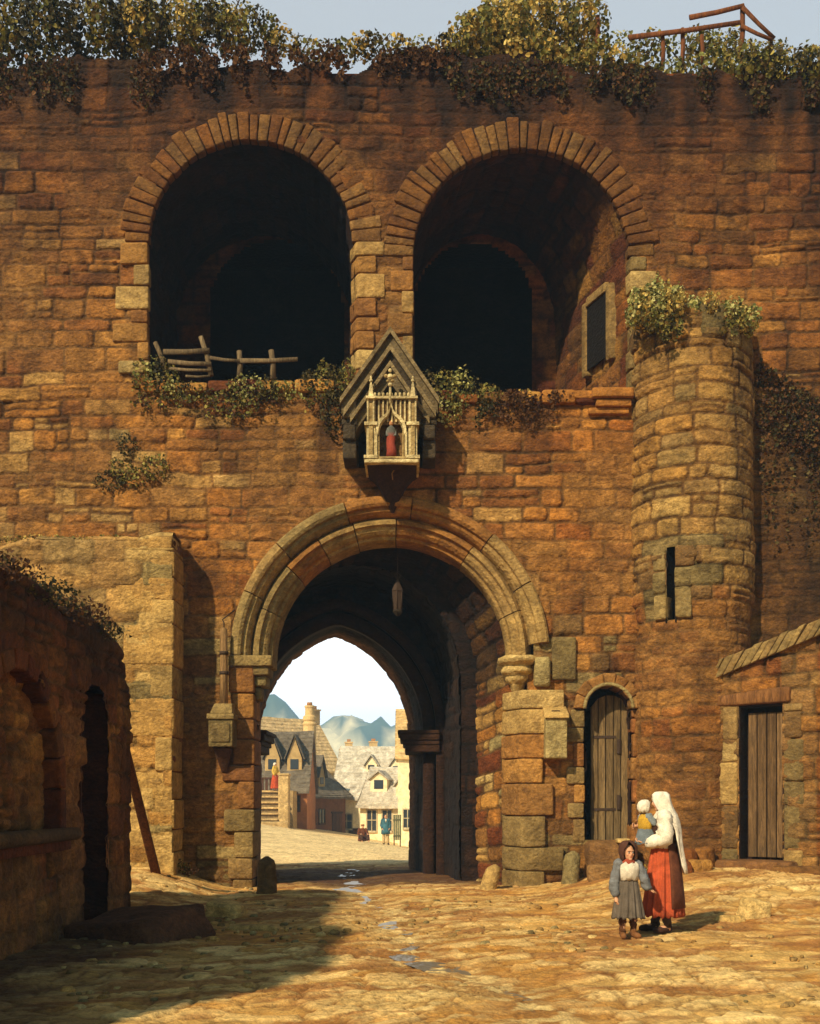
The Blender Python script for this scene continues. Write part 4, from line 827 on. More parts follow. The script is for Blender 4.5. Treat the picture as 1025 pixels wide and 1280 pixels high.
def guard(label, px, py, hgt, r, lean, seed, c, ln=0.0):
    b = onground(px, py); b = b if b[1] < 19.5 else (X_(px, 19.5), 19.5, float(gz(X_(px, 19.5), 19.5))); mb = MB(); rs = []
    for t in np.linspace(-.12, 1, 12):
        rr = r * (1.05 - .12 * max(t, 0)) * (1 if t < .72 else math.sqrt(max(.02, 1 - ((t - .72) / .285) ** 2))); rs.append([(lean[0] * t + rr * math.cos(a), lean[1] * t + rr * .85 * math.sin(a), hgt * t) for a in np.linspace(0, 2 * math.pi, 16)[:-1]])
    mb.rings(rs, c); P = np.concatenate(mb.v); k = (vn3(P * 4, seed) - .5); P[:, 0] += k * .05; P[:, 1] += (vn3(P * 4, seed + 4) - .5) * .05
    cc = np.concatenate(mb.c) * (.75 + .5 * vn3(P * 5, seed + 1))[:, None]; mb.v = [P]; mb.c = [cc]
    o = mb.build('guard_stone', MT['block']); o.location = b; tag(o, label, 'guard stone', 'guard stones at the gateway')
guard('dark upright guard stone at the foot of the left gate jamb', 333, 1120, .66, .165, (0, .05), 1, PAL['grey'][3] * .7)
guard('pale egg-shaped guard stone leaning to the right beside the gateway', 608, 1113, .46, .15, (.16, .1), 2, PAL['pale'][0] * .9)
guard('grey-brown guard stone propped by the small round-headed door', 713, 1096, .58, .155, (.06, .12), 3, PAL['pale'][4] * .85)
# the broken slab in the shade, the pale block behind it, the small stone in the sun
b = onground(180, 1172)
lone('stone_slab', 'big dark broken slab lying in the shade beside the ruined wall', 'slab', b, (.72, .6, .26), (R(3), R(-4), R(-22)), np.array(lin((104, 66, 40))), r=.05, amp=.05, seed=5,
     shape=[(-.75, -.55, -.1), (.55, -.6, -.1), (.68, .5, -.1), (-.62, .62, -.1), (-.70, -.50, .24), (.42, -.5, .26), (.56, .40, .33), (-.6, .52, .32)])
lone('stone_block', 'pale squared block lying behind the dark slab near the gate', 'stone block', onground(283, 1146), (.27, .22, .20), (R(4), R(8), R(-20)), PAL['pale'][0] * 1.25, seed=6)
lone('flat_stone', 'flat pale stone lying on the ground right of the pale block', 'stone', onground(318, 1162), (.34, .16, .07), (0, 0, R(-8)), PAL['pale'][1] * 1.15, seed=7)
lone('loose_stone', 'pale chipped stone lying in the sunlight right of the woman', 'stone', onground(942, 1148), (.19, .15, .25), (0, R(10), R(20)), PAL['pale'][2] * 1.2, r=.06, amp=.03, seed=8)
lone('flat_stone', 'small flat slab just left of the pale chipped stone in the sun', 'stone', onground(913, 1153), (.22, .10, .09), (0, 0, R(12)), PAL['pale'][0] * 1.15, seed=9)
for i, (px, py, s, lb) in enumerate(((833, 1062, .20, 'topmost round stone of the rubble heap by the outbuilding'), (858, 1070, .24, 'middle stone of the rubble heap below the turret'), (872, 1084, .22, 'low stone at the right of the rubble heap below the turret'), (846, 1088, .26, 'broad stone at the front of the rubble heap below the turret'), (880, 1062, .20, 'stone of the rubble heap resting against the outbuilding corner'))):
    Y = (19.05, 18.75, 18.45, 18.3, 18.9)[i]; z = Z_(py, Y)
    lone('rubble_stone', lb, 'stone', (X_(px, Y), Y, float(gz(X_(px, Y), Y)) - .02), (s, s * .8, s * (1.7, 1.5, .9, .9, 1.9)[i]), (0, .1, i), PAL['warm'][i] * .85, r=.09, amp=.05, seed=20 + i, group='tumbled stones below the turret')
lone('stone_curb', 'long low kerb stone lying along the foot of the outbuilding', 'kerb stone', onground(1002, 1092), (.5, .2, .12), (0, 0, R(-34)), PAL['warm'][5] * .7, seed=30)
mb = MB(); p0 = np.array(onground(196, 1118)); p1 = at(149, 916, 16.0); d = p1 - p0
mb.stone([tuple(p0 + np.array(q)) for q in ((-.075, -.06, -.05), (.075, -.06, -.05), (.075, .06, -.05), (-.075, .06, -.05))] + [tuple(p1 + np.array(q)) for q in ((-.065, -.05, .1), (.065, -.05, .1), (.065, .05, .1), (-.065, .05, .1))], lin((110, 66, 34)), r=.02, amp=.012, n=8)
tag(mb.build('leaning_beam', MT['wood']), 'long squared timber leaning against the end of the ruined wall', 'timber')

# ---- alms box on the right pier, iron-bound post with its box on the left pier
AB = thing('alms_box', 'pale stone alms box with a slotted sloping lid on the right gate pier', 'alms box', (X_(694), 19.8, Z_(948)))
x0, x1, z0, z1 = X_(681, 19.75), X_(708, 19.75), Z_(948, 19.7), Z_(897, 19.7); mb = MB(); mb.sbox((x0, 19.62, z0), (x1, 19.96, z1), PAL['pale'][4] * 1.25, r=.02, amp=.005, n=6); mb.build('box_body', MT['block'], AB)
mb = MB(); mb.stone([(x0 - .03, 19.56, z1 - .02), (x1 + .03, 19.56, z1 - .02), (x1 + .03, 19.96, z1 + .10), (x0 - .03, 19.96, z1 + .10), (x0 - .03, 19.58, z1 + .05), (x1 + .03, 19.58, z1 + .05), (x1 + .02, 19.96, z1 + .24), (x0 - .02, 19.96, z1 + .24)], PAL['pale'][0], r=.02, amp=.004, n=6); ld = mb.build('lid', MT['block'], AB)
mb = MB(); mb.hexa([(x0 + .12, 19.70, z1 + .112), (x1 - .12, 19.70, z1 + .112), (x1 - .12, 19.74, z1 + .132), (x0 + .12, 19.74, z1 + .132), (x0 + .12, 19.70, z1 + .116), (x1 - .12, 19.70, z1 + .116), (x1 - .12, 19.74, z1 + .136), (x0 + .12, 19.74, z1 + .136)], (.02, .015, .01)); mb.build('coin_slot', MT['iron'], ld)
PB = thing('post_and_box', 'iron-bound wooden post standing on a grey stone box on the left gate pier', 'post', (X_(279), 19.8, Z_(935)))
xc = X_(280, 19.75); mb = MB(); mb.tube([(xc, 19.74, Z_(884, 19.7)), (xc, 19.74, Z_(840, 19.7)), (xc - .005, 19.75, Z_(786, 19.7)), (xc, 19.75, Z_(784, 19.7))], [.075, .07, .066, .04], lin((150, 116, 72)), n=12); po = mb.build('post', MT['wood'], PB)
for y in (816, 841):
    mb = MB(); z = Z_(y, 19.7); mb.tube([(xc, 19.745, z - .03), (xc, 19.745, z + .03)], [.082, .082], (.06, .03, .015), n=12); mb.build('iron_band', MT['iron'], po)
mb = MB(); zt = Z_(785, 19.7); mb.tube([(xc, 19.75, zt - .03), (xc, 19.75, zt + .10), (xc - .03, 19.76, zt + .16), (xc + .03, 19.9, zt + .25), (xc + .16, 20.0, zt + .38)], .012, (.05, .03, .02), n=6); mb.build('iron_hook', MT['iron'], PB)
a, b_ = X_(263, 19.7), X_(293, 19.7); zz = lambda y: Z_(y, 19.7); mb = MB()
mb.sbox((a, 19.5, zz(934)), (b_, 19.98, zz(899)), PAL['grey'][1], r=.02, amp=.005, n=6); mb.sbox((a - .03, 19.46, zz(900)), (b_ + .03, 19.98, zz(893)), PAL['grey'][2], r=.02, amp=.004); mb.stone([(a + .02, 19.48, zz(893)), (b_ - .0, 19.48, zz(893)), (b_, 19.98, zz(893)), (a + .02, 19.98, zz(893)), (a + .09, 19.6, zz(880)), (b_ - .03, 19.6, zz(880)), (b_ - .03, 19.98, zz(878)), (a + .09, 19.98, zz(878))], PAL['grey'][2] * 1.05, r=.03, amp=.006)
bx = mb.build('stone_box', MT['block'], PB)
mb = MB(); mb.sbox((a + .05, 19.475, zz(928)), (b_ - .05, 19.51, zz(905)), PAL['grey'][0] * .8, r=.01, amp=.003); mb.build('box_panel', MT['block'], bx)
mb = MB(); c_ = (a + b_) / 2; mb.stone([(c_ - .05, 19.9, zz(966)), (c_ + .05, 19.9, zz(966)), (c_ + .05, 20.0, zz(966)), (c_ - .05, 20.0, zz(966)), (a + .04, 19.58, zz(934)), (b_ - .04, 19.58, zz(934)), (b_ - .04, 20.0, zz(934)), (a + .04, 20.0, zz(934))], PAL['soot'][4], r=.03, amp=.01); mb.build('bracket', MT['block'], PB)

# ---- lantern hanging in the vault
LAN = thing('hanging_lantern', 'small iron lantern hanging on a chain under the dark gateway vault', 'lantern', (X_(497, 21.0), 21.0, Z_(770, 21)))
lx = X_(497, 21.0); zl = lambda y: Z_(y, 21.0); mb = MB(); c = (.05, .04, .03)
for i in range(7):
    z = zl(716) + (6.4 - zl(716)) * i / 7; 
mb.tube([(lx, 21, 6.45), (lx, 21, zl(722))], .010, c, n=6); mb.build('chain', MT['iron'], LAN)
mb = MB(); rs = [lx + .055 * math.cos(t) for t in np.linspace(0, 6.283, 13)]; mb.tube([(lx + .05 * math.cos(t), 21, zl(720) + .05 * math.sin(t)) for t in np.linspace(0, 6.283, 14)], .009, c, n=6); mb.build('ring', MT['iron'], LAN)
mb = MB(); mb.rings([[(lx + r * math.cos(a), 21 + r * math.sin(a), z) for a in np.linspace(.4, 6.683, 7)[:-1]] for r, z in ((.02, zl(724)), (.05, zl(729)), (.11, zl(737)), (.115, zl(739)))], c); mb.build('cap', MT['iron'], LAN, smooth=False)
mb = MB(); mb.rings([[(lx + r * math.cos(a), 21 + r * math.sin(a), z) for a in np.linspace(.4, 6.683, 7)[:-1]] for r, z in ((.10, zl(739)), (.08, zl(762)))], (.03, .026, .02)); mb.build('glass_body', MT['iron'], LAN, smooth=False)
mb = MB(); mb.rings([[(lx + r * math.cos(a), 21 + r * math.sin(a), z) for a in np.linspace(.4, 6.683, 7)[:-1]] for r, z in ((.09, zl(762)), (.10, zl(765)), (.08, zl(767)), (.03, zl(770)))], lin((60, 48, 32))); mb.build('base', MT['block'], LAN, smooth=False)
mb = MB()
for a in np.linspace(.4, 6.683, 7)[:-1]: mb.tube([(lx + .102 * math.cos(a), 21 + .102 * math.sin(a), zl(739)), (lx + .082 * math.cos(a), 21 + .082 * math.sin(a), zl(763))], .010, c, n=5)
mb.build('frame', MT['iron'], LAN)

# ---- small litter: chips and pebbles lying about the court
def litter():
    rg = np.random.default_rng(8); mb = MB(); n = 0
    while n < 900:
        y = rg.uniform(8, 20); x = rg.uniform(-4.4, 7.2) * y / 14
        if fbm(np.array([x * .6]), np.array([y * .6]), 401, 3)[0] < .5 or (x < -3.9 and y < 15.8): continue
        s = .012 + .05 * rg.random() ** 3; z = float(gz(x, y)) + .02; a = rg.uniform(0, 6.28); k = 6
        ring = lambda r, h: [(x + r * s * (1 + .3 * math.sin(3 * t + a)) * math.cos(t), y + r * s * math.sin(t + a * .1), z + h * s) for t in np.linspace(0, 6.283, k + 1)[:-1]]
        c = PAL['pale'][rg.integers(0, 6)] * rg.uniform(.6, 1.1); mb.rings([ring(.9, -.8), ring(1.1, .1), ring(.7, .55)], c); n += 1
    mb.build('pebbles', MT['block'], kind='stuff', label='scattered stone chips and pebbles on the trodden ground')
litter()
# ================================================================== FOLIAGE
G = dict(dark=[lin(c) for c in ((58, 54, 24), (80, 68, 30), (44, 40, 20), (96, 80, 38))],
         green=[lin(c) for c in ((116, 110, 46), (138, 122, 52), (92, 92, 40), (158, 140, 66), (74, 72, 32), (120, 96, 44))],
         gold=[lin(c) for c in ((190, 154, 72), (168, 134, 56), (206, 178, 98), (132, 112, 50), (110, 98, 44))],
         dry=[lin(c) for c in ((92, 58, 28), (74, 46, 24), (112, 74, 36), (60, 40, 22))],
         lime=[lin(c) for c in ((178, 166, 92), (150, 144, 74), (112, 112, 52), (196, 186, 116), (84, 84, 40))])
def clump(mb, blobs, dens, size, pal, seed, gap=0.42, droop=.3, shell=.62):
    rg = np.random.default_rng(seed)
    for k, (c, r) in enumerate(blobs):
        r = np.asarray(r, float); n = int(dens * (r[0] * r[1] + r[1] * r[2] + r[0] * r[2]) * 4); d = rg.normal(0, 1, (n, 3)); d /= np.linalg.norm(d, axis=1, keepdims=True)
        rad = shell + (1.12 - shell) * rg.random(n) ** .6; rad *= 1 + .30 * (vn3(d * 2.6, seed + k) - .5) * 2
        P = np.array(c) + d * r * rad[:, None]; P = P[vn3(P * 3.2, seed + 31) > gap * rg.uniform(.55, 1.1, n)]
        leaves(mb, P, (P - np.array(c)) / r + np.array((0, -.25, .1)), size, seed + k, pal, droop)
def trails(mb, starts, ln, dens, size, pal, seed, n=(-.0, -1, 0), spread=.10):
    """strands hanging down a wall face"""
    rg = np.random.default_rng(seed); P = []
    for s in starts:
        L_ = rg.uniform(*ln); m = int(L_ * dens * 1.4); t = rg.random(m) ** 1.3; ph = rg.uniform(0, 6)
        P.append(np.stack([s[0] + spread * np.sin(t * 4 + ph) * t + rg.normal(0, spread * .6 * (1 - .5 * t), m), s[1] - np.abs(rg.normal(0, .05, m)) - .02, s[2] - t * L_], 1))
    P = np.concatenate(P); leaves(mb, P, np.tile(np.array(n, float), (len(P), 1)), size * .8, seed, pal, .5)
def twigs(name, parent, segs, c=(.06, .035, .018)):
    for a, b, r in segs:
        mb = MB(); a, b = np.array(a, float), np.array(b, float); m = (a + b) / 2 + np.array((.05, -.03, .04)); mb.tube([a, m, b], [r, r * .8, r * .5], c, n=5); mb.build(name, MT['wood'], parent)
LS = .70
def plant(name, label, cat, blobs, pals, dens=60, size=.085, seed=1, gap=.42, hang=None, stems=None, group=None, droop=.3, hangpal=None):
    base = np.mean([b[0] for b in blobs], 0); t = thing(name, label, cat, tuple(base), group); mb = MB()
    for i, pl in enumerate(pals): clump(mb, [b for j, b in enumerate(blobs) if j % len(pals) == i] if len(pals) > 1 else blobs, dens * 2.0, size * LS, G[pl], seed + 10 * i, gap * .72, droop)
    mb.build('foliage', MT['leaf'], t, smooth=False)
    if hang:
        m2 = MB(); trails(m2, *hang); m2.build('hanging_foliage', MT['leaf'], t, smooth=False)
    if stems is None and blobs[0][0][2] > 14:
        rs_ = random.Random(seed); stems = []
        for b in blobs[::2]:
            c0, r0 = b; x0 = c0[0] + rs_.uniform(-.2, .2); stems.append(((x0, c0[1] + .05, c0[2] - r0[2]), (c0[0] + rs_.uniform(-.4, .4), c0[1] - r0[1] * .5, c0[2] + r0[2] * rs_.uniform(.6, 1.15)), rs_.uniform(.012, .028)))
    if stems: twigs('stem', t, stems)
    return t
rg = random.Random(77)
def row(px0, px1, ytop, ybot, Y, n, jr=.25, depth=.45):
    B = []
    for k in range(n):
        px = px0 + (px1 - px0) * (k + .5 + rg.uniform(-.3, .3)) / n; f = (px - px0) / (px1 - px0); yt = np.interp(f, np.linspace(0, 1, len(ytop)), ytop) + rg.uniform(-5, 7); yb = np.interp(f, np.linspace(0, 1, len(ybot)), ybot)
        zt, zb = Z_(yt, Y), Z_(yb, Y); hw = (px1 - px0) / n * Y / FPX * rg.uniform(.75, 1.15); B.append(((X_(px, Y), Y + rg.uniform(0, .3), (zt + zb) / 2), (hw, depth * rg.uniform(.7, 1.2), max(.12, (zt - zb) / 2))))
    return B
def hangs(px0, px1, y0, Y, n): return [q for q in [(X_(rg.uniform(px0, px1), Y), Y, Z_(np.interp((px0 + px1) / 2, [0, 1], [y0, y0]) + rg.uniform(-8, 12), Y)) for _ in range(n)] if float(fbm(q[0] * 1.3, 7.0, 333, 3)) > .40]
plant('ivy', 'dense dark ivy over the top of the wall in the upper left corner', 'ivy', row(-25, 190, [-22, -25, -10], [80, 70, 60], 20.05, 11), ['dark', 'green', 'dark'], 140, .085, 301, hang=(hangs(-25, 190, 78, 19.95, 60), (.15, .75), 80, .06, G['dry'] + G['dark'], 302), gap=.25)
plant('ivy', 'ivy in sunlit olive leaf bulging up above the left arch', 'ivy', row(150, 345, [-10, -2, 6, 16], [64, 62, 60, 60], 20.05, 13) + row(210, 300, [-8, -4], [40, 40], 20.2, 5), ['green', 'gold', 'green', 'dark'], 120, .075, 303, hang=(hangs(150, 345, 66, 19.95, 55), (.2, .65), 90, .065, G['dry'], 304), gap=.3)
plant('ivy', 'low ragged ivy fringe on the wall top below the open sky between the arches', 'ivy', row(335, 580, [28, 40, 46, 44, 50, 38], [66, 70, 70, 74], 20.0, 16, depth=.3), ['green', 'gold', 'dark'], 120, .07, 305, hang=(hangs(335, 580, 66, 19.95, 60), (.15, .5), 90, .06, G['dry'], 306), gap=.35)
plant('bush', 'large golden-green bush rising from the wall top above the right arch', 'bush', row(560, 660, [32, 4, 2], [84, 84, 88], 20.3, 8, depth=.6) + row(600, 750, [8, -4, -2, 16], [78, 78, 78, 70], 21.3, 10, depth=.8) + row(640, 800, [44, 52, 66], [94, 98, 96], 20.2, 8), ['gold', 'green', 'gold', 'green'], 130, .085, 307, gap=.42,
      stems=[((X_(620, 21), 21, 14.7), (X_(640, 21), 21, 15.9), .03), ((X_(690, 21), 21, 14.7), (X_(670, 21), 21, 16), .03), ((X_(720, 21), 21, 14.7), (X_(750, 21), 21, 15.7), .025)], hang=(hangs(560, 800, 86, 19.95, 110), (.1, .6), 80, .06, G['dark'] + G['dry'], 308))
plant('bush', 'thin leafy scrub growing through the wooden railing on the wall top', 'bush', row(780, 940, [72, 70, 62, 60], [100, 104, 104], 20.45, 12, depth=.3) + row(870, 930, [50, 30, 38], [74, 70, 74], 21.4, 4, depth=.3) + row(930, 975, [42, 60], [90, 96], 20.9, 3) + row(770, 900, [40, 34, 24], [66, 62, 56], 21.2, 6, depth=.25), ['green', 'lime', 'green'], 110, .075, 309, gap=.5, hang=(hangs(780, 940, 92, 19.95, 75), (.1, .55), 80, .06, G['dark'] + G['dry'], 310))
plant('ivy', 'dark green ivy spilling over the wall top in the upper right corner', 'ivy', row(920, 1050, [52, 58, 50, 60], [110, 112, 112], 20.05, 9), ['green', 'dark'], 150, .08, 311, gap=.3, hang=(hangs(920, 1050, 104, 19.95, 45), (.2, .6), 90, .07, G['dark'] + G['dry'], 312))
plant('ivy', 'ivy trailing over the sill of the left upper arch below the old fence', 'ivy', row(168, 215, [440, 452], [492, 500], 19.9, 4, depth=.18) + row(205, 410, [470, 476, 470, 462], [496, 502, 504, 490], 19.9, 12, depth=.2), ['green', 'lime', 'dark'], 260, .055, 313, gap=.34, hang=(hangs(175, 400, 492, 19.92, 34), (.1, .4), 110, .05, G['green'] + G['dry'], 314))
plant('ivy', 'dark ivy tuft hanging at the left of the gabled shrine', 'ivy', row(385, 440, [452, 452], [500, 505], 19.86, 4, depth=.2) + [((X_(416, 19.85), 19.88, Z_(512, 19.85)), (.2, .16, .42))], ['dark', 'green'], 300, .055, 315, gap=.34)
plant('ivy', 'ivy tuft hanging at the right of the gabled shrine', 'ivy', row(535, 622, [455, 462, 478], [505, 512, 500], 19.86, 5, depth=.2) + [((X_(560, 19.85), 19.9, Z_(512, 19.85)), (.24, .14, .26))], ['dark', 'green', 'lime'], 280, .055, 317, gap=.36, hang=(hangs(540, 620, 500, 19.92, 12), (.1, .35), 110, .05, G['dark'], 318))
plant('dry_grass', 'dry brown grass hanging from the sill of the right upper arch', 'grass tuft', row(612, 712, [486, 486, 488], [500, 502, 498], 19.92, 7, depth=.12), ['dry', 'gold'], 240, .05, 319, gap=.4, hang=(hangs(612, 700, 496, 19.93, 26), (.15, .6), 90, .045, G['dry'], 320))
plant('ivy', 'bright yellow-green ivy crowning the broken head of the round turret', 'ivy', row(790, 855, [368, 352, 356], [404, 410, 420], 19.1, 7, depth=.35) + row(840, 945, [360, 372, 386], [402, 404, 420], 19.2, 8, depth=.4), ['lime', 'gold', 'lime'], 230, .065, 321, gap=.32, hang=([(X_(p, 18.98), 18.98, Z_(396 + 6 * (i % 3), 18.98)) for i, p in enumerate((806, 826, 832, 838, 846, 905, 912, 920))], (.15, .4), 120, .06, G['dark'] + G['green'], 322))
plant('ivy', 'small grey-green ivy patch clinging to the wall above the buttress', 'ivy', [(tuple(at(158, 556, 19.93)), (.18, .1, .22)), (tuple(at(152, 585, 19.93)), (.26, .1, .2)), (tuple(at(193, 584, 19.93)), (.26, .12, .24)), (tuple(at(136, 600, 19.93)), (.28, .1, .18)), (tuple(at(170, 598, 19.93)), (.3, .12, .16))], ['dark', 'green', 'green'], 330, .05, 323, gap=.38)
plant('creeper', 'withered brown creeper hanging on the wall right of the round turret', 'creeper', [(tuple(at(p, y, 19.9)), (.5, .14, r)) for p, y, r in ((962, 500, .5), (990, 520, .5), (1015, 535, .55), (1040, 545, .6))], ['dry', 'dark'], 150, .06, 325, gap=.42, hang=([(X_(p, 19.95), 19.95, Z_(450 + (p - 945) * .65, 19.95)) for p in range(947, 1045, 3)], (.6, 3.4), 22, .055, G['dry'] + G['dark'], 326))
plant('dry_grass', 'dark turf and weeds along the broken top of the ruined wall', 'grass tuft', [((-4.4 + .1 * (i % 3), 8.5 + i * .42, 3.92 + .12 * math.sin(i * 2.1)), (.42, .42, .16)) for i in range(16)], ['dark', 'dry'], 150, .05, 327, gap=.35)
plant('dry_grass', 'pale dry tufts along the top of the buttress wall', 'grass tuft', [((-7.4 + i * .42, 19.35 + .2 * (i % 2), 6.2 + .05 * math.sin(i * 3)), (.26, .22, .07)) for i in range(6)], ['gold', 'green'], 220, .04, 329, gap=.45)
for k, (px, py, lb) in enumerate(((222, 1062, 'weeds at the foot of the buttress beside the left gate pier'), (806, 1082, 'weeds in the corner between the round-headed door and the turret'))):
    b = np.array(onground(px, py + 34)); b[1] = min(b[1], 19.5); b[0] = X_(px, b[1]); b[2] = float(gz(b[0], b[1]))
    plant('weeds', lb, 'weeds', [((b[0], b[1], b[2] + .08), (.2, .16, .16)), ((b[0] + .2, b[1], b[2] + .05), (.16, .14, .1))], ['green', 'dry'], 300, .04, 340 + k, gap=.35)

# ================================================================== old fence in the left arch, railing on the wall top
def fence(name, label, cat, Y, posts, rails, c, r=.05):
    t = thing(name, label, cat, (X_(posts[0][0], Y), Y, Z_(posts[0][1], Y)))
    for i, (x0, y0, x1, y1, rr) in enumerate(posts):
        mb = MB(); a, b = at(x0, y0, Y), at(x1, y1, Y + .02 * (i % 3)); mid = (a + b) / 2 + np.array((.02, 0, 0)); cc = np.array(c) * rg.uniform(.8, 1.15)
        mb.tube([a, mid, b, b + (b - a) * .01], [rr, rr * .95, rr * .92, rr * .6], cc, n=9); mb.build('post', MT['wood'], t)
    for i, (x0, y0, x1, y1, rr) in enumerate(rails):
        mb = MB(); a, b = at(x0, y0, Y - .07), at(x1, y1, Y - .05); mid = (a + b) / 2 + np.array((0, 0, -.015)); cc = np.array(c) * rg.uniform(.75, 1.15)
        mb.tube([a, mid, b], [rr, rr * .9, rr * .85], cc, n=8, flat=1.6); mb.build('rail', MT['wood'], t)
    return t
wood1 = lin((120, 100, 70)); wood2 = lin((122, 72, 36))
fence('fence', 'broken grey post and rail fence across the left upper arch', 'fence', 20.05, [(206, 462, 194, 428, .045), (264, 470, 251, 421, .05), (299, 472, 299, 439, .052), (341, 474, 339, 438, .055)],
      [(204, 440, 262, 438, .035), (262, 447, 300, 451, .022), (300, 451, 372, 449, .03), (210, 452, 264, 455, .03), (232, 470, 262, 470, .015), (204, 460, 264, 463, .02)], wood1)
fence('railing', 'rickety brown wooden railing on the wall top in the upper right', 'railing', 20.75, [(745, 62, 747, 20, .045), (828, 84, 828, 43, .042), (852, 86, 853, 36, .045), (877, 80, 877, 44, .040), (926, 70, 928, 8, .05), (962, 80, 964, 46, .035)],
      [(786, 47, 925, 28, .035), (862, 22, 930, 7, .035), (928, 9, 968, 48, .03), (926, 32, 966, 50, .028)], wood2)

# ================================================================== SHRINE
YS = 19.3
SH = thing('shrine', 'gilded gothic shrine under a gabled stone hood hung on the wall above the gateway', 'shrine', (X_(489, 19.5), 20, Z_(583, 19.5)))
def shrine():
    zf = lambda y: Z_(y, YS); xf = lambda x: X_(x, YS); hood = lin((112, 96, 66)); hood2 = lin((140, 120, 82)); dk = lin((72, 60, 42)); gold, gold2 = lin((224, 202, 146)), lin((186, 158, 102))
    ax, az, el, er, ez = xf(488), zf(410), xf(425), xf(549), zf(499)
    for s, ex in ((-1, el), (1, er)):                        # the two slopes of the hood, each with three stepped mouldings
        mb = MB(); d = np.array((ex - ax, 0, ez - az)); dn = np.array((d[2], 0, -d[0])); dn /= np.linalg.norm(dn); dn = dn if dn[2] < 0 else -dn
        for t0, t1, y0, k0, k1, c in ((0.0, .06, YS - .08, 0, 1.0, hood2), (.055, .17, YS - .0, 0, .97, hood), (.165, .23, YS - .06, 0, .93, hood2), (.225, .33, YS + .05, 0, .86, dk), (.32, .38, YS + .0, 0, .80, hood2), (.375, .52, YS + .1, 0, .72, hood)):
            vt = lambda t: t / abs(dn[2])                       # vertical drop that keeps the members parallel
            A = [np.array((ax, y, az - vt(t))) for t, y in ((t0, y0), (t0, 20.05), (t1, 20.05), (t1, y0))]; B = [a + d * k1 for a in A]
            mb.hexa([A[0], B[0], B[1], A[1], A[3], B[3], B[2], A[2]], c)
        mb.build('hood_slope', MT['block'], SH, smooth=False)
    for s, a, b in ((-1, 428, 445), (1, 528, 545)):            # bracket blocks under the eaves
        mb = MB()
        for y0, y1, pr, g in ((498, 522, .0, 0), (522, 530, .05, 2), (530, 548, .02, -1), (548, 571, .10, 0)):
            mb.sbox((xf(a) - .01 * g, YS + pr, zf(y1)), (xf(b) + .01 * g, 20.05, zf(y0)), dk if y0 > 520 else hood, r=.03, amp=.008, n=5, seed=y0)
        mb.build('bracket', MT['block'], SH)
    mb = MB(); rs = []                                          # arched soffit between the brackets
    for a in np.linspace(0, math.pi, 20):
        cx, rx, rz = xf(487), (xf(530) - xf(444)) / 2, zf(474) - zf(505); p = lambda k, y: (cx - rx * k * math.cos(a), y, zf(505) + rz * (k if k > 1 else 1) * math.sin(a))
        rs.append([p(1, YS + .12), p(1.22, YS + .10), p(1.22, YS + .3), p(1, YS + .3)])
    mb.rings(rs, dk); mb.build('hood_arch', MT['block'], SH, smooth=False)
    mb = MB(); mb.box((xf(446), 19.9, zf(570)), (xf(528), 20.04, zf(470)), lin((40, 30, 22))); mb.build('hood_back', MT['block'], SH)
    # tabernacle
    yf = YS - .20; mb = MB(); mb.sbox((xf(456), yf - .06, zf(584)), (xf(524), 19.95, zf(579)), gold, r=.02, amp=.003); mb.sbox((xf(459), yf - .03, zf(579)), (xf(521), 19.95, zf(575)), gold2, r=.02, amp=.003); mb.build('shelf', MT['block'], SH)
    for cx in (464, 516):                                       # clustered corner buttresses with pinnacles
        x = xf(cx); mb = MB(); mb.box((x - .075, yf, zf(576)), (x + .075, 19.9, zf(533)), gold); mb.box((x - .035, yf - .035, zf(576)), (x + .035, yf + .002, zf(535)), gold2)
        for y0, y1, g in ((537, 533, .11), (578, 574, .12), (504, 501, .085)): mb.box((x - g, yf - .05, zf(y0)), (x + g, 19.88, zf(y1)), gold)
        mb.box((x - .055, yf + .02, zf(533.2)), (x + .055, 19.85, zf(504)), gold2)
        for q in (-.05, .05): mb.tube([(x + q, yf + .01, zf(533)), (x + q, yf + .01, zf(504))], .018, gold, n=6)
        mb.rings([[(x + r * math.cos(a), yf + .1 + r * math.sin(a), zf(y)) for a in np.linspace(0.785, 7.068, 5)[:-1]] for r, y in ((.075, 501), (.06, 497), (.03, 484), (.012, 480))], gold)
        mb.ball((x, yf + .1, zf(478.5)), (.035, .035, .03), gold, 8, 5); mb.ball((x, yf + .1, zf(475)), (.02, .02, .035), gold, 8, 5)
        mb.build('corner_buttress', MT['block'], SH, smooth=False)
    mb = MB(); z0, z1 = zf(532), zf(503)                         # pierced screen over the niche
    mb.box((xf(467), yf + .08, zf(533.5)), (xf(514), yf + .13, z1), gold2 if False else lin((120, 92, 52)))
    for i in range(9): x = xf(468.5 + i * 5.4); mb.tube([(x, yf + .06, zf(531)), (x, yf + .06, zf(504))], .016, gold, n=6)
    mb.box((xf(466), yf + .0, zf(503)), (xf(514.5), yf + .14, zf(500)), gold)
    for i in range(9): mb.ball((xf(469 + i * 5.2), yf + .05, zf(497.2)), (.026, .026, .04), gold, 7, 5)
    mb.build('screen', MT['block'], SH, smooth=False)
    mb = MB(); rs = []                                          # ogee arch
    og = [(470, 545), (470.5, 538), (473, 531), (477.5, 526), (483, 522), (486.5, 517), (489, 509)]; og = og + [(978 - a, b) for a, b in og[::-1][1:]]
    for i, (a, b) in enumerate(og):
        cx = 489; rs.append([(xf(a), yf - .03, zf(b)), (xf(cx + (a - cx) * .84), yf - .02, zf(b + 3.5)), (xf(cx + (a - cx) * .80), yf + .1, zf(b + 5)), (xf(a), yf + .1, zf(b))])
    mb.rings(rs, gold)
    for x in (470.5, 507.5): mb.box((xf(x - 1.5), yf - .02, zf(575)), (xf(x + 1.5), yf + .1, zf(545)), gold)
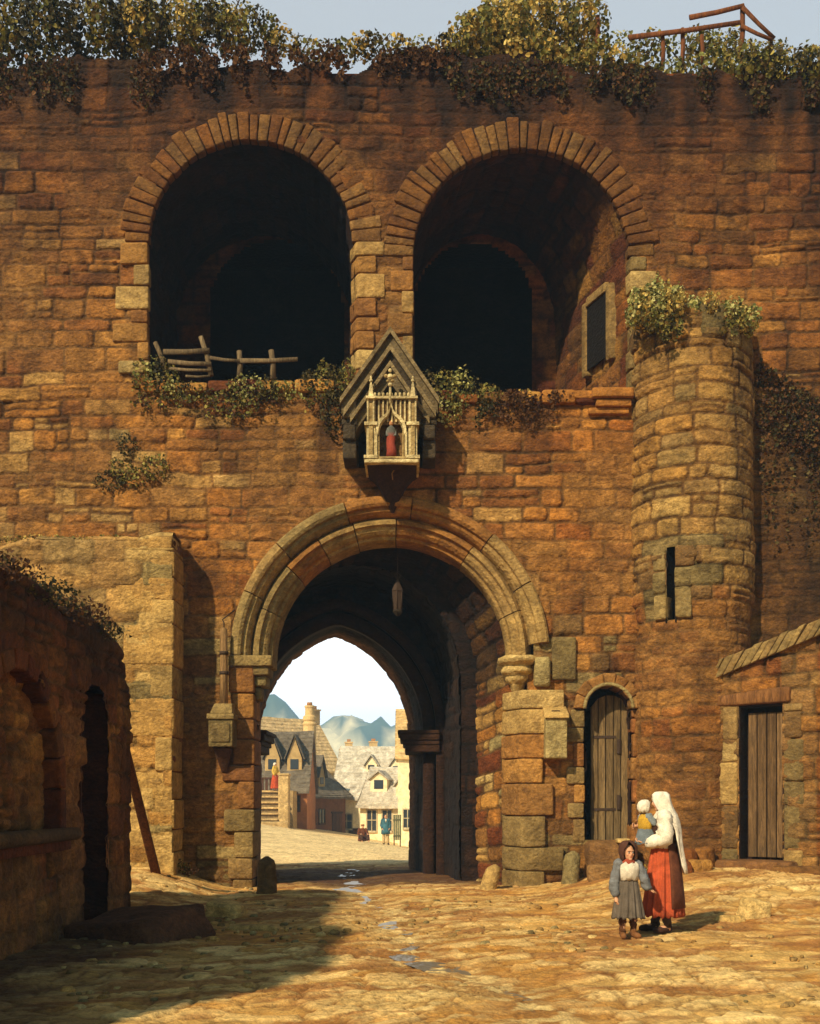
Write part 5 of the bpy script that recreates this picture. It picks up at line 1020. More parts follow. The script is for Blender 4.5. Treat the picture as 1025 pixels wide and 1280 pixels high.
    for x in (474, 504): mb.tube([(xf(x), yf + .02, zf(575)), (xf(x), yf + .02, zf(540))], .014, gold2, n=6)
    mb.build('ogee_arch', MT['block'], SH, smooth=False)
    mb = MB(); x = xf(488); mb.tube([(x, yf + .02, zf(509)), (x, yf + .02, zf(489))], [.028, .02], gold, n=8)      # foliated finial
    for y, r in ((486, .04), (476, .055), (468, .035)): mb.ball((x, yf + .02, zf(y)), (r, r * .8, r), gold, 9, 6)
    for q in (-1, 1): mb.ball((x + q * .075, yf + .02, zf(475)), (.04, .035, .035), gold2, 8, 5); mb.ball((x + q * .04, yf + .02, zf(481)), (.03, .03, .025), gold2, 8, 5)
    mb.build('finial', MT['block'], SH)
    mb = MB(); mb.box((xf(470), yf + .20, zf(575)), (xf(508), yf + .28, zf(505)), lin((120, 90, 50))); mb.box((xf(467), yf + .1, zf(575)), (xf(470), yf + .28, zf(505)), gold2); mb.box((xf(508), yf + .1, zf(575)), (xf(511), yf + .28, zf(505)), gold2); mb.build('niche', MT['block'], SH, smooth=False)
    mb = MB(); rs = []; x = xf(489)                              # robed statuette
    for y, r, o in ((573, .085, 0), (566, .08, .01), (556, .07, -.01), (549, .072, 0), (543, .078, .0), (538, .07, 0), (535.5, .03, 0)): rs.append([(x + o + r * math.cos(a) * (1 + .08 * math.cos(4 * a)), yf + .10 + .06 * math.sin(a), zf(y)) for a in np.linspace(0, 6.283, 17)[:-1]])
    rd, bl = lin((150, 66, 48)), lin((104, 104, 96)); mb.rings(rs, np.array([rd, rd, rd, rd * np.array(1.0) if False else rd, bl, bl, bl])); mb.ball((x, yf + .085, zf(532)), (.042, .04, .052), lin((196, 140, 96)), 9, 7)
    for q in (-1, 1): mb.tube([(x + q * .07, yf + .12, zf(540)), (x + q * .075, yf + .08, zf(547)), (x + q * .01, yf + .06, zf(548))], [.024, .022, .016], bl, n=6)
    mb.build('statuette', MT['cloth'], SH)
    mb = MB(); rs = []                                           # dark timber corbel carrying it all
    for y, hw, yo in ((585, .475, 19.1), (589, .46, 19.12), (594, .36, 19.36), (600, .28, 19.55), (606, .22, 19.68), (614, .17, 19.78), (624, .10, 19.9), (634, .03, 19.97)): rs.append([(xf(490) + hw * c_, yy, Z_(y, 19.6)) for c_, yy in ((-1, yo), (0, yo - .05), (1, yo), (1, 20.02), (-1, 20.02))])
    mb.rings(rs, lin((64, 40, 24))); mb.build('corbel', MT['wood'], SH, smooth=False)
    mb = MB(); mb.tube([(xf(494), YS + .02, zf(584)), (xf(490), YS - .0, zf(592)), (xf(491), YS + .05, Z_(603, 19.5))], .012, lin((150, 110, 60)), n=5); mb.build('cord', MT['cloth'], SH)
shrine()
# ================================================================== PEOPLE  (local: front is -y, person's left is +x)
SKIN = np.array(lin((206, 150, 108)))
def finish_body(mb, voxel, parent, skin, paint=None):
    tmp = mb.build('body_raw', MT['skin']); md = tmp.modifiers.new('r', 'REMESH'); md.mode = 'VOXEL'; md.voxel_size = voxel; md.use_smooth_shade = True
    sm_ = tmp.modifiers.new('s', 'SMOOTH'); sm_.factor = .5; sm_.iterations = 2
    ev = tmp.evaluated_get(bpy.context.evaluated_depsgraph_get()); me = bpy.data.meshes.new_from_object(ev); V = np.empty(len(me.vertices) * 3, np.float32); me.vertices.foreach_get('co', V); V = V.reshape(-1, 3)
    bpy.data.objects.remove(tmp); 
    for a in [a.name for a in me.attributes if a.name == 'Col']: me.attributes.remove(me.attributes[a])
    C = np.tile(np.array(skin), (len(V), 1)); C = paint(V, C) if paint else C
    a = me.attributes.new('Col', 'FLOAT_COLOR', 'POINT'); cc = np.ones((len(V), 4), np.float32); cc[:, :3] = C; a.data.foreach_set('color', cc.ravel())
    me.materials.clear(); me.materials.append(MT['skin']); me.name = 'body'; o = bpy.data.objects.new('body', me); col.objects.link(o); o.parent = parent
    for p in me.polygons: p.use_smooth = True
    return o
def hand(mb, w, d, up, side, s, curl=.5):
    """palm, four unequal curled fingers and a thumb; d: along the hand, up: back of the hand, side: +1 if the thumb is on the side cross(d, up)"""
    w, d, up = np.array(w, float), np.array(d, float), np.array(up, float); d /= np.linalg.norm(d); up -= d * np.dot(up, d); up /= np.linalg.norm(up); sd = np.cross(d, up) * side
    mb.tube([w - d * .01 * s, w + d * .04 * s, w + d * .085 * s], [.026 * s, .036 * s, .034 * s], SKIN, n=9, flat=.6)
    for k, (q, L_) in enumerate(((.030, .070), (.010, .080), (-.010, .074), (-.029, .058))):
        b = w + d * .08 * s + sd * q * s; L_ *= s; c1 = curl * (.8 + .15 * k); a1, a2, a3 = c1 * .6, c1 * 1.3, c1 * 2.0
        p = [b]; 
        for a, f in ((a1, .45), (a2, .32), (a3, .23)): p.append(p[-1] + L_ * f * (d * math.cos(a) - up * math.sin(a)))
        mb.tube(p, [.0105 * s, .0095 * s, .0085 * s, .0065 * s], SKIN, n=6)
    b = w + d * .025 * s + sd * .03 * s; mb.tube([b, b + s * (.032 * sd + .03 * d - .008 * up), b + s * (.044 * sd + .058 * d - .02 * up)], [.0125 * s, .011 * s, .008 * s], SKIN, n=6)
def head(mb, c, s, yaw=0.0, pitch=0.0):
    """skull, jaw, nose, ears, brow; c is the centre of the head; returns a function from head space to body space"""
    Mx = Matrix.Rotation(yaw, 3, 'Z') @ Matrix.Rotation(pitch, 3, 'X'); f = lambda p: np.array(c) + np.array(Mx @ Vector(p)) * s
    def b(p, r):
        m2 = MB(); m2.ball((0, 0, 0), r, SKIN, 14, 10); V, Q, T, C = m2.data(); mb.add(np.array([f(np.array(p) + v) for v in V]), Q, c=SKIN)
    b((0, .015, .03), (.073, .090, .082)); b((0, -.022, -.035), (.056, .066, .072)); b((0, -.060, -.082), (.026, .024, .022)); b((0, -.088, -.012), (.011, .018, .022)); b((0, -.074, .03), (.05, .016, .016)); b((0, -.074, -.048), (.022, .014, .012))
    for q in (-1, 1): b((q * .074, .012, -.012), (.009, .018, .03)); b((q * .036, -.058, -.022), (.022, .018, .02))
    return f
def eyes(f, parent, s):
    for q in (-1, 1):
        mb = MB(); mb.ball(f((q * .03, -.076, .006)), .0115 * s, (.34, .29, .24), 9, 7); mb.ball(f((q * .03, -.0835, .006)), .0062 * s, (.03, .018, .01), 8, 6); mb.build('eye', MT['skin'], parent)
def body(J, s, parent, voxel, yaw=0, pitch=0, hs=1.0, handspec=None, skin=SKIN, fingers=True, face=True):
    mb = MB(); T = lambda p, r, n=12, flat=1.0: mb.tube(p, r, SKIN, n=n, flat=flat); j = {k: np.array(v, float) for k, v in J.items()}
    pe, ch, nk, hd = j['pelvis'], j['chest'], j['neck'], j['head']
    def blob(c, r): mb.ball(c, r, SKIN, 14, 10)
    blob(pe, (.16 * s, .11 * s, .13 * s)); blob((pe + ch) / 2, (.125 * s, .095 * s, .18 * s)); blob(ch, (.155 * s, .105 * s, .16 * s)); T([ch + (nk - ch) * .5, nk, hd], [.07 * s, .052 * s, .05 * s])
    for sd in 'LR':
        sh, el, wr = j['sh' + sd], j['el' + sd], j['wr' + sd]; blob(sh, .062 * s); T([(sh + ch) / 2, sh], [.08 * s, .058 * s]); T([sh, (sh + el) / 2, el], [.052 * s, .050 * s, .040 * s]); blob(el, .041 * s); T([el, el + (wr - el) * .35, wr], [.041 * s, .042 * s, .027 * s])
        hp, kn, an, to = j['hip' + sd], j['kn' + sd], j['an' + sd], j['to' + sd]; T([hp, (hp + kn) / 2, kn], [.088 * s, .078 * s, .056 * s]); blob(kn, .056 * s); T([kn, kn + (an - kn) * .35, an], [.054 * s, .056 * s, .035 * s]); T([an + np.array((0, .02, -.03)) * s, (an + to) / 2, to], [.036 * s, .034 * s, .026 * s]); blob(an, .036 * s)
        if fingers:
            d, up, thumb, curl = (handspec or {}).get(sd, (wr - el, (1 if sd == 'L' else -1, 0, 0), -1 if sd == 'L' else 1, .5)); hand(mb, wr, d, up, thumb, s, curl)
        else: T([wr, wr + (wr - el) / np.linalg.norm(wr - el) * .13 * s], [.03 * s, .03 * s], flat=.6)
    f = head(mb, hd, s * hs, yaw, pitch)
    def paint(V, C):
        m = np.linalg.norm(V - f((0, -.085, -.055)), axis=1) < .017 * s * hs; C[m] = C[m] * np.array((.80, .50, .45))
        for q in (-1, 1):
            k = np.exp(-(np.linalg.norm(V - f((q * .045, -.07, -.03)), axis=1) / (.022 * s * hs)) ** 2)[:, None]; C = C * (1 - k * np.array((0, .16, .16)))
            m = np.linalg.norm((V - f((q * .03, -.088, .026))) * np.array((.5, .5, 1.6)), axis=1) < .010 * s * hs; C[m] = C[m] * .35
        return C
    finish_body(mb, voxel, parent, skin, paint)
    if face: eyes(f, parent, s * hs)
    return f
def ell(c, rx, ry, n=40, folds=0, amp=0, ph=0, seed=0, a0=0.0):
    t = np.linspace(0, 2 * math.pi, n + 1)[:-1]; k = 1 + amp * ((np.abs(np.cos(folds * .5 * t + ph + .5 * np.sin(2 * t + seed))) - .6) * 1.25 + .8 * (vn(np.cos(t) * 3 + 9, np.sin(t) * 3 + seed, seed) - .5) + .35 * np.cos(folds * 1.7 * t + ph * 2)); return np.stack([c[0] + rx * k * np.cos(t), c[1] + ry * k * np.sin(t), np.full(n, c[2])], 1)
def skirt(name, parent, z0, z1, w, h, c, folds=9, off=(0, 0), seed=1, amp=.09, hem=None, power=.8, n=110):
    """from waist (z1, radii w) to hem (z0, radii h)"""
    mb = MB(); R_ = []; C = []
    for t in np.linspace(0, 1, 18):
        k = t ** power; R_.append(ell((off[0] * t, off[1] * t, z1 + (z0 - z1) * t), w[0] + (h[0] - w[0]) * k, w[1] + (h[1] - w[1]) * k, n, folds, amp * (.25 + .75 * t), .6 * t + seed, seed)); C.append(np.array(c) * (1 if hem is None or t < .9 else hem))
    R_ = np.array(R_); R_[-1][:, 2] += .012 * np.cos(np.arange(n) * .9)
    inner = R_[::-1] * 1.0; cen = inner.mean(1, keepdims=True); inner[:, :, :2] = cen[:, :, :2] + (inner[:, :, :2] - cen[:, :, :2]) * .955
    mb.rings(np.concatenate([R_, inner]), np.array(C + C[::-1]), cap=(True, True)); return mb.build(name, MT['cloth'], parent)
def garment(name, parent, rings, c, m='cloth'):
    mb = MB(); mb.rings(rings, c); return mb.build(name, MT[m], parent)
def sleeve(name, parent, p, r, c, seed=0, n=14):
    p = [np.array(q, float) for q in p]; pts = []; rr = []
    for t in np.linspace(0, 1, 15):
        if len(p) == 3:                                          # rounded elbow
            b = [p[0] * (1 - t) + p[1] * t, p[1] * (1 - t) + p[2] * t]; arc = b[0] * (1 - t) + b[1] * t; k = t * 2; straight = p[0] + (p[1] - p[0]) * min(k, 1) + (p[2] - p[1]) * max(k - 1, 0); pts.append(straight * .75 + arc * .25); rr.append(np.interp(t, [0, .5, .9, 1], [r[0], r[1], r[1] * .8 + r[2] * .2, r[2]]))
        else: pts.append(p[0] * (1 - t) + p[1] * t); rr.append(r[0] * (1 - t) + r[1] * t)
    mb = MB(); mb.tube(pts, rr, c, n=n)
    if len(p) == 3: mb.ball(p[0] + (p[0] - p[1]) * .02, r[0] * 1.02, c, 14, 10)
    P = np.concatenate(mb.v); d = (vn3(P * np.array((16, 16, 34)), seed) - .5)[:, None] * .062 * min(1, max(r) / .06); cen = np.array(pts); nr = cen[np.argmin(((P[:, None] - cen[None]) ** 2).sum(2), axis=1)]; q = P - nr; q /= np.linalg.norm(q, axis=1, keepdims=True) + 1e-6; mb.v = [P + q * d]; return mb.build(name, MT['cloth'], parent)
def shoe(parent, an, to, s, c):
    mb = MB(); an, to = np.array(an), np.array(to); d = to - an; d[2] = 0; d /= np.linalg.norm(d); z = np.array((0, 0, 1.0)); b = an - d * .045 * s; b[2] = 0
    mb.tube([b + z * .045 * s, b + d * .06 * s + z * .05 * s, b + d * .15 * s + z * .042 * s, b + d * .22 * s + z * .034 * s, b + d * .245 * s + z * .03 * s], [.03 * s, .044 * s, .045 * s, .040 * s, .018 * s], c, n=12, flat=1.0); mb.tube([an + z * .06 * s, an - z * .02 * s], [.045 * s, .05 * s], c, n=12)
    P = np.concatenate(mb.v); P[:, 2] = np.maximum(P[:, 2], .004); mb.v = [P]; return mb.build('shoe', MT['cloth'], parent)
def scarf(name, parent, path, c, thick=.012, seed=0):
    """a cloth that goes round the back: path rows = (centre, rx, ry, first angle, last angle) with angle 90 deg at the back"""
    mb = MB(); R_ = []; n = 26
    for i, (cen, rx, ry, a0, a1) in enumerate(path):
        t = np.radians(np.linspace(a0, a1, n)); k = 1 + .13 * (np.abs(np.cos(t * 5.5 + i * .22 + .6 * np.sin(2.2 * t))) - .6) * min(1, i / 5) + .05 * (vn(t * 3, i * .3 + 0 * t, seed) - .5)
        o = np.stack([cen[0] + rx * k * np.cos(t), cen[1] + ry * k * np.sin(t), np.full(n, cen[2]) + .008 * np.cos(t * 7)], 1); q = np.stack([cen[0] + (rx * k - thick) * np.cos(t), cen[1] + (ry * k - thick) * np.sin(t), o[:, 2]], 1); R_.append(np.concatenate([o, q[::-1]]))
    mb.rings(R_, c); return mb.build(name, MT['cloth'], parent)
def place(t, loc, heading, sc_=1.0): t.location = loc; t.rotation_euler = (0, 0, R(heading)); t.scale = (sc_,) * 3; return t

# ---- the mother
wl = (X_(829, 13.05), 13.05, float(gz(X_(829, 13.05), 13.05)) + .03)
W = thing('person', 'woman in a long white veil and red skirt standing with an infant in her arms', 'person')
JW = dict(pelvis=(0, .01, .92), chest=(0, .0, 1.24), neck=(0, .01, 1.42), head=(0, -.035, 1.555), shL=(.165, .0, 1.37), elL=(.235, .03, 1.10), wrL=(.12, -.20, 1.06), shR=(-.165, 0, 1.37), elR=(-.25, -.10, 1.16), wrR=(-.10, -.27, 1.25),
          hipL=(.085, .01, .9), knL=(.09, -.02, .48), anL=(.07, .05, .085), toL=(.14, -.09, .03), hipR=(-.085, .01, .9), knR=(-.09, -.05, .48), anR=(-.09, -.09, .085), toR=(-.10, -.24, .03))
white = np.array(lin((232, 222, 200))); red = np.array(lin((186, 84, 48))); dkbr = np.array(lin((70, 46, 34)))
body(JW, 1.0, W, .0065, yaw=R(8), pitch=R(12), handspec=dict(L=((-.3, -1, .1), (0, -.2, -1), 1, .8), R=((.6, -.9, .1), (-.6, -.5, .1), -1, .7)))
skirt('skirt', W, .20, 1.07, (.145, .12), (.265, .235), red, folds=16, seed=3, amp=.19, hem=.7)
garment('blouse', W, [ell((0, .0, z), rx, ry, 32, 7, .03, z * 9, 4) for z, rx, ry in ((1.0, .165, .135), (1.05, .16, .13), (1.10, .165, .14), (1.2, .185, .145), (1.30, .19, .14), (1.37, .17, .12), (1.42, .10, .085), (1.44, .065, .065))], white)
garment('bodice', W, [ell((0, .002, z), rx, ry, 32, 5, .02, z * 5, 4) for z, rx, ry in ((1.04, .168, .14), (1.12, .172, .146), (1.22, .192, .152), (1.29, .197, .15), (1.34, .188, .138), (1.37, .15, .12))], dkbr * .9)
for s_, n_ in (('L', 5), ('R', 6)): sleeve('sleeve', W, [JW['sh' + s_], JW['el' + s_], JW['wr' + s_]], [.085, .088, .05], white, n_)
garment('apron', W, [np.concatenate([np.stack([[r * math.cos(a), r * .88 * math.sin(a), z] for a in np.linspace(R(20), R(150), 14)]), np.stack([[(r - .02) * math.cos(a), (r - .02) * .88 * math.sin(a), z] for a in np.linspace(R(150), R(20), 14)])]) for z, r in ((1.06, .17), (.9, .21), (.7, .25), (.5, .275), (.3, .295))], np.array(lin((104, 60, 38))))
scarf('veil', W, [((0, -.03, 1.665), .012, .012, -70, 250), ((0, -.03, 1.66), .06, .07, -70, 250), ((0, -.03, 1.63), .093, .105, -72, 252), ((0, -.03, 1.58), .108, .118, -62, 242), ((0, -.02, 1.52), .115, .122, -50, 230), ((0, .0, 1.46), .125, .125, -35, 215), ((0, .02, 1.40), .155, .14, 0, 190), ((.01, .03, 1.33), .195, .155, 22, 168), ((.02, .035, 1.22), .20, .17, 34, 154), ((.02, .04, 1.1), .195, .175, 38, 146), ((.02, .05, .98), .185, .185, 42, 138), ((.02, .06, .88), .175, .195, 46, 132), ((.02, .07, .79), .165, .20, 50, 126), ((.02, .075, .70), .16, .205, 54, 120)], white * 1.05, .014, 8)
for s_ in 'LR': shoe(W, JW['an' + s_], JW['to' + s_], .95, dkbr * .8); sleeve('stocking', W, [JW['kn' + s_], np.array(JW['an' + s_]) - np.array((0, 0, .01))], [.066, .047], np.array(lin((96, 76, 60))) * .7, 9)
place(W, wl, -100, 1.0)
# ---- the infant, on her left forearm, its back to us
B = thing('person', 'infant in a white bonnet and yellow vest held in the arms of the veiled woman', 'person')
JB = dict(pelvis=(0, 0, .08), chest=(0, 0, .22), neck=(0, 0, .30), head=(0, -.01, .385), shL=(.07, 0, .275), elL=(.11, -.03, .19), wrL=(.09, -.10, .17), shR=(-.07, 0, .275), elR=(-.11, -.04, .2), wrR=(-.08, -.12, .2),
          hipL=(.045, -.01, .07), knL=(.09, -.12, .06), anL=(.10, -.13, -.07), toL=(.11, -.19, -.09), hipR=(-.045, -.01, .07), knR=(-.09, -.12, .06), anR=(-.10, -.13, -.07), toR=(-.11, -.19, -.09))
body(JB, .5, B, .005, yaw=R(-40), hs=1.25)
garment('vest', B, [ell((0, 0, z), rx, ry, 24, 5, .03, z, 2) for z, rx, ry in ((.10, .085, .07), (.16, .092, .075), (.23, .095, .075), (.28, .08, .062), (.305, .04, .038))], np.array(lin((198, 156, 52))))
skirt('gown', B, -.05, .13, (.085, .072), (.15, .135), np.array(lin((112, 122, 128))), folds=8, seed=5, amp=.09, off=(0, -.03), n=40)
for s_ in 'LR': sleeve('sleeve', B, [JB['sh' + s_], JB['el' + s_], JB['wr' + s_]], [.04, .042, .028], np.array(lin((132, 142, 146))), 12)
scarf('bonnet', B, [((0, 0, .468), .01, .01, -60, 240), ((0, 0, .462), .04, .045, -60, 240), ((0, .005, .44), .068, .072, -30, 210), ((0, .01, .40), .080, .086, -10, 190), ((0, .012, .36), .078, .082, -5, 185), ((0, .012, .325), .062, .066, 0, 180)], white, .01, 3)
fx, fy = math.sin(R(-100)), -math.cos(R(-100))
place(B, (wl[0] + fx * .245 + .02, wl[1] + fy * .2 - .06, wl[2] + 1.10), 118)
# ---- the girl
gl = (X_(785, 12.55), 12.55, float(gz(X_(785, 12.55), 12.55)) + .03)
C_ = thing('person', 'small girl in a grey dress with white bib and brown hood beside the woman', 'person')
JG = dict(pelvis=(0, .0, .56), chest=(0, 0, .76), neck=(0, 0, .875), head=(.0, -.015, .97), shL=(.115, 0, .83), elL=(.185, -.03, .66), wrL=(.235, -.02, .55), shR=(-.115, 0, .83), elR=(-.16, .02, .64), wrR=(-.155, -.05, .47),
          hipL=(.055, 0, .54), knL=(.06, -.01, .29), anL=(.065, .01, .06), toL=(.085, -.10, .02), hipR=(-.055, 0, .54), knR=(-.06, -.01, .29), anR=(-.065, .0, .06), toR=(-.085, -.11, .02))
greyd, bluegrey = np.array(lin((104, 94, 82))), np.array(lin((118, 120, 122)))
body(JG, .68, C_, .005, yaw=R(10), hs=1.22, handspec=dict(L=((.9, .1, -.25), (.2, -.2, 1), 1, .4), R=((.05, -.3, -1), (-1, 0, 0), 1, .5)))
skirt('dress', C_, .23, .66, (.105, .09), (.185, .165), greyd, folds=14, seed=7, amp=.15)
garment('bodice', C_, [ell((0, 0, z), rx, ry, 28, 6, .02, z, 3) for z, rx, ry in ((.62, .108, .092), (.68, .112, .095), (.78, .122, .095), (.83, .115, .085), (.865, .07, .06), (.88, .045, .045))], greyd * .9)
for s_ in 'LR': sleeve('sleeve', C_, [JG['sh' + s_], JG['el' + s_], np.array(JG['wr' + s_])], [.056, .058, .034], bluegrey, 15)
garment('bib', C_, [np.concatenate([np.stack([[r * math.cos(a), r * .82 * math.sin(a), z + .01 * math.cos(a * 9)] for a in np.linspace(R(215), R(325), 14)]), np.stack([[(r - .014) * math.cos(a), (r - .014) * .82 * math.sin(a), z] for a in np.linspace(R(325), R(215), 14)])]) for z, r in ((.665, .128), (.72, .132), (.78, .138), (.835, .132), (.862, .098))], white * .92)
garment('kerchief', C_, [ell((0, -.012, z), rx, ry, 20, 5, .05, z, 3) for z, rx, ry in ((.838, .078, .076), (.86, .082, .078), (.885, .066, .064), (.90, .052, .052))], np.array(lin((158, 72, 48))))
scarf('hood', C_, [((0, .0, 1.105), .012, .012, -80, 260), ((0, .0, 1.10), .055, .06, -80, 260), ((0, .0, 1.07), .092, .098, -72, 252), ((0, .0, 1.02), .105, .108, -48, 228), ((0, .0, .96), .102, .108, -42, 222), ((0, .0, .91), .085, .095, -40, 220), ((0, .01, .87), .085, .09, -30, 210)], np.array(lin((86, 54, 40))), .013, 4)
for s_ in 'LR': shoe(C_, JG['an' + s_], JG['to' + s_], .80, np.array(lin((128, 84, 46)))); sleeve('stocking', C_, [JG['kn' + s_], np.array(JG['an' + s_])], [.046, .034], np.array(lin((92, 58, 34))), 9)
place(C_, gl, 6, 1.0)

# ---- people beyond the gate
def standing(h=1.0, **k):
    J = dict(pelvis=(0, .01, .92), chest=(0, 0, 1.27), neck=(0, .01, 1.47), head=(0, -.02, 1.6), shL=(.18, 0, 1.42), elL=(.25, .04, 1.14), wrL=(.2, -.08, .95), shR=(-.18, 0, 1.42), elR=(-.25, .04, 1.14), wrR=(-.2, -.08, .95),
             hipL=(.09, .01, .92), knL=(.12, -.02, .5), anL=(.14, .02, .085), toL=(.16, -.12, .03), hipR=(-.09, .01, .92), knR=(-.1, -.03, .5), anR=(-.11, -.02, .085), toR=(-.13, -.16, .03)); J.update(k); return J
def gzs(p): return (p[0], p[1], float(gz(p[0], p[1])))
M1 = thing('person', 'man in a blue coat and pale trousers standing in the street beyond the gate', 'person'); J = standing()
body(J, 1.04, M1, .012, yaw=R(-10)); blue = np.array(lin((66, 108, 122)))
garment('coat', M1, [ell((0, .0, z), rx, ry, 32, 6, .04, z * 3, 6) for z, rx, ry in ((.62, .27, .21), (.8, .25, .19), (1.0, .215, .16), (1.2, .215, .155), (1.35, .22, .15), (1.44, .18, .13), (1.5, .09, .08))], blue)
for s_ in 'LR':
    sleeve('sleeve', M1, [J['sh' + s_], J['el' + s_], J['wr' + s_]], [.085, .08, .06], blue * .9, 3); sleeve('trouser_leg', M1, [J['hip' + s_], J['kn' + s_], np.array(J['an' + s_]) - np.array((0, 0, .02))], [.115, .095, .08], np.array(lin((196, 170, 120))), 4); shoe(M1, J['an' + s_], J['to' + s_], 1.1, dkbr * .5)
garment('shirt_front', M1, [[(a * .05, -.165 + abs(a) * .02, z), (-a * .05, -.165, z), (-a * .05, -.13, z), (a * .05, -.13, z)] for z, a in ((1.28, .25), (1.38, .8), (1.47, 1.0))], white)
scarf('hair', M1, [((0, 0, 1.705), .01, .01, -60, 240), ((0, 0, 1.70), .05, .06, -50, 230), ((0, 0, 1.67), .085, .095, -40, 220), ((0, .01, 1.62), .09, .1, -10, 190), ((0, .02, 1.56), .085, .09, 10, 170)], dkbr, .012)
place(M1, gzs((X_(482, 63), 63)), 8)
S1 = thing('person', 'person in a brown coat and cap sitting at the roadside beyond the gate', 'person')
J = standing(pelvis=(0, .05, .2), chest=(0, .0, .52), neck=(0, -.02, .73), head=(0, -.06, .86), shL=(.18, -.02, .68), elL=(.27, -.1, .45), wrL=(.2, -.3, .42), shR=(-.18, -.02, .68), elR=(-.27, -.1, .45), wrR=(-.2, -.3, .42), hipL=(.1, .02, .18), knL=(.2, -.38, .42), anL=(.18, -.5, .085), toL=(.2, -.62, .03), hipR=(-.1, .02, .18), knR=(-.2, -.38, .42), anR=(-.18, -.5, .085), toR=(-.2, -.62, .03))
body(J, 1.0, S1, .012, yaw=R(20)); br = np.array(lin((112, 64, 38)))
garment('coat', S1, [ell((0, .03 - (z - .1) * .06, z), rx, ry, 28, 6, .05, z * 3, 6) for z, rx, ry in ((.04, .25, .2), (.2, .23, .19), (.4, .21, .17), (.6, .22, .16), (.69, .18, .13), (.76, .08, .08))], br)
for s_ in 'LR': sleeve('sleeve', S1, [J['sh' + s_], J['el' + s_], J['wr' + s_]], [.085, .08, .06], br * .9, 3); sleeve('trouser_leg', S1, [J['hip' + s_], J['kn' + s_], J['an' + s_]], [.115, .095, .07], dkbr, 4)
garment('cap', S1, [ell((0, -.05, z), r, r * 1.08, 20) for z, r in ((.90, .10), (.94, .108), (.975, .085), (.985, .02))], np.array(lin((150, 108, 66))))
place(S1, gzs((X_(453, 61), 61)), 20)
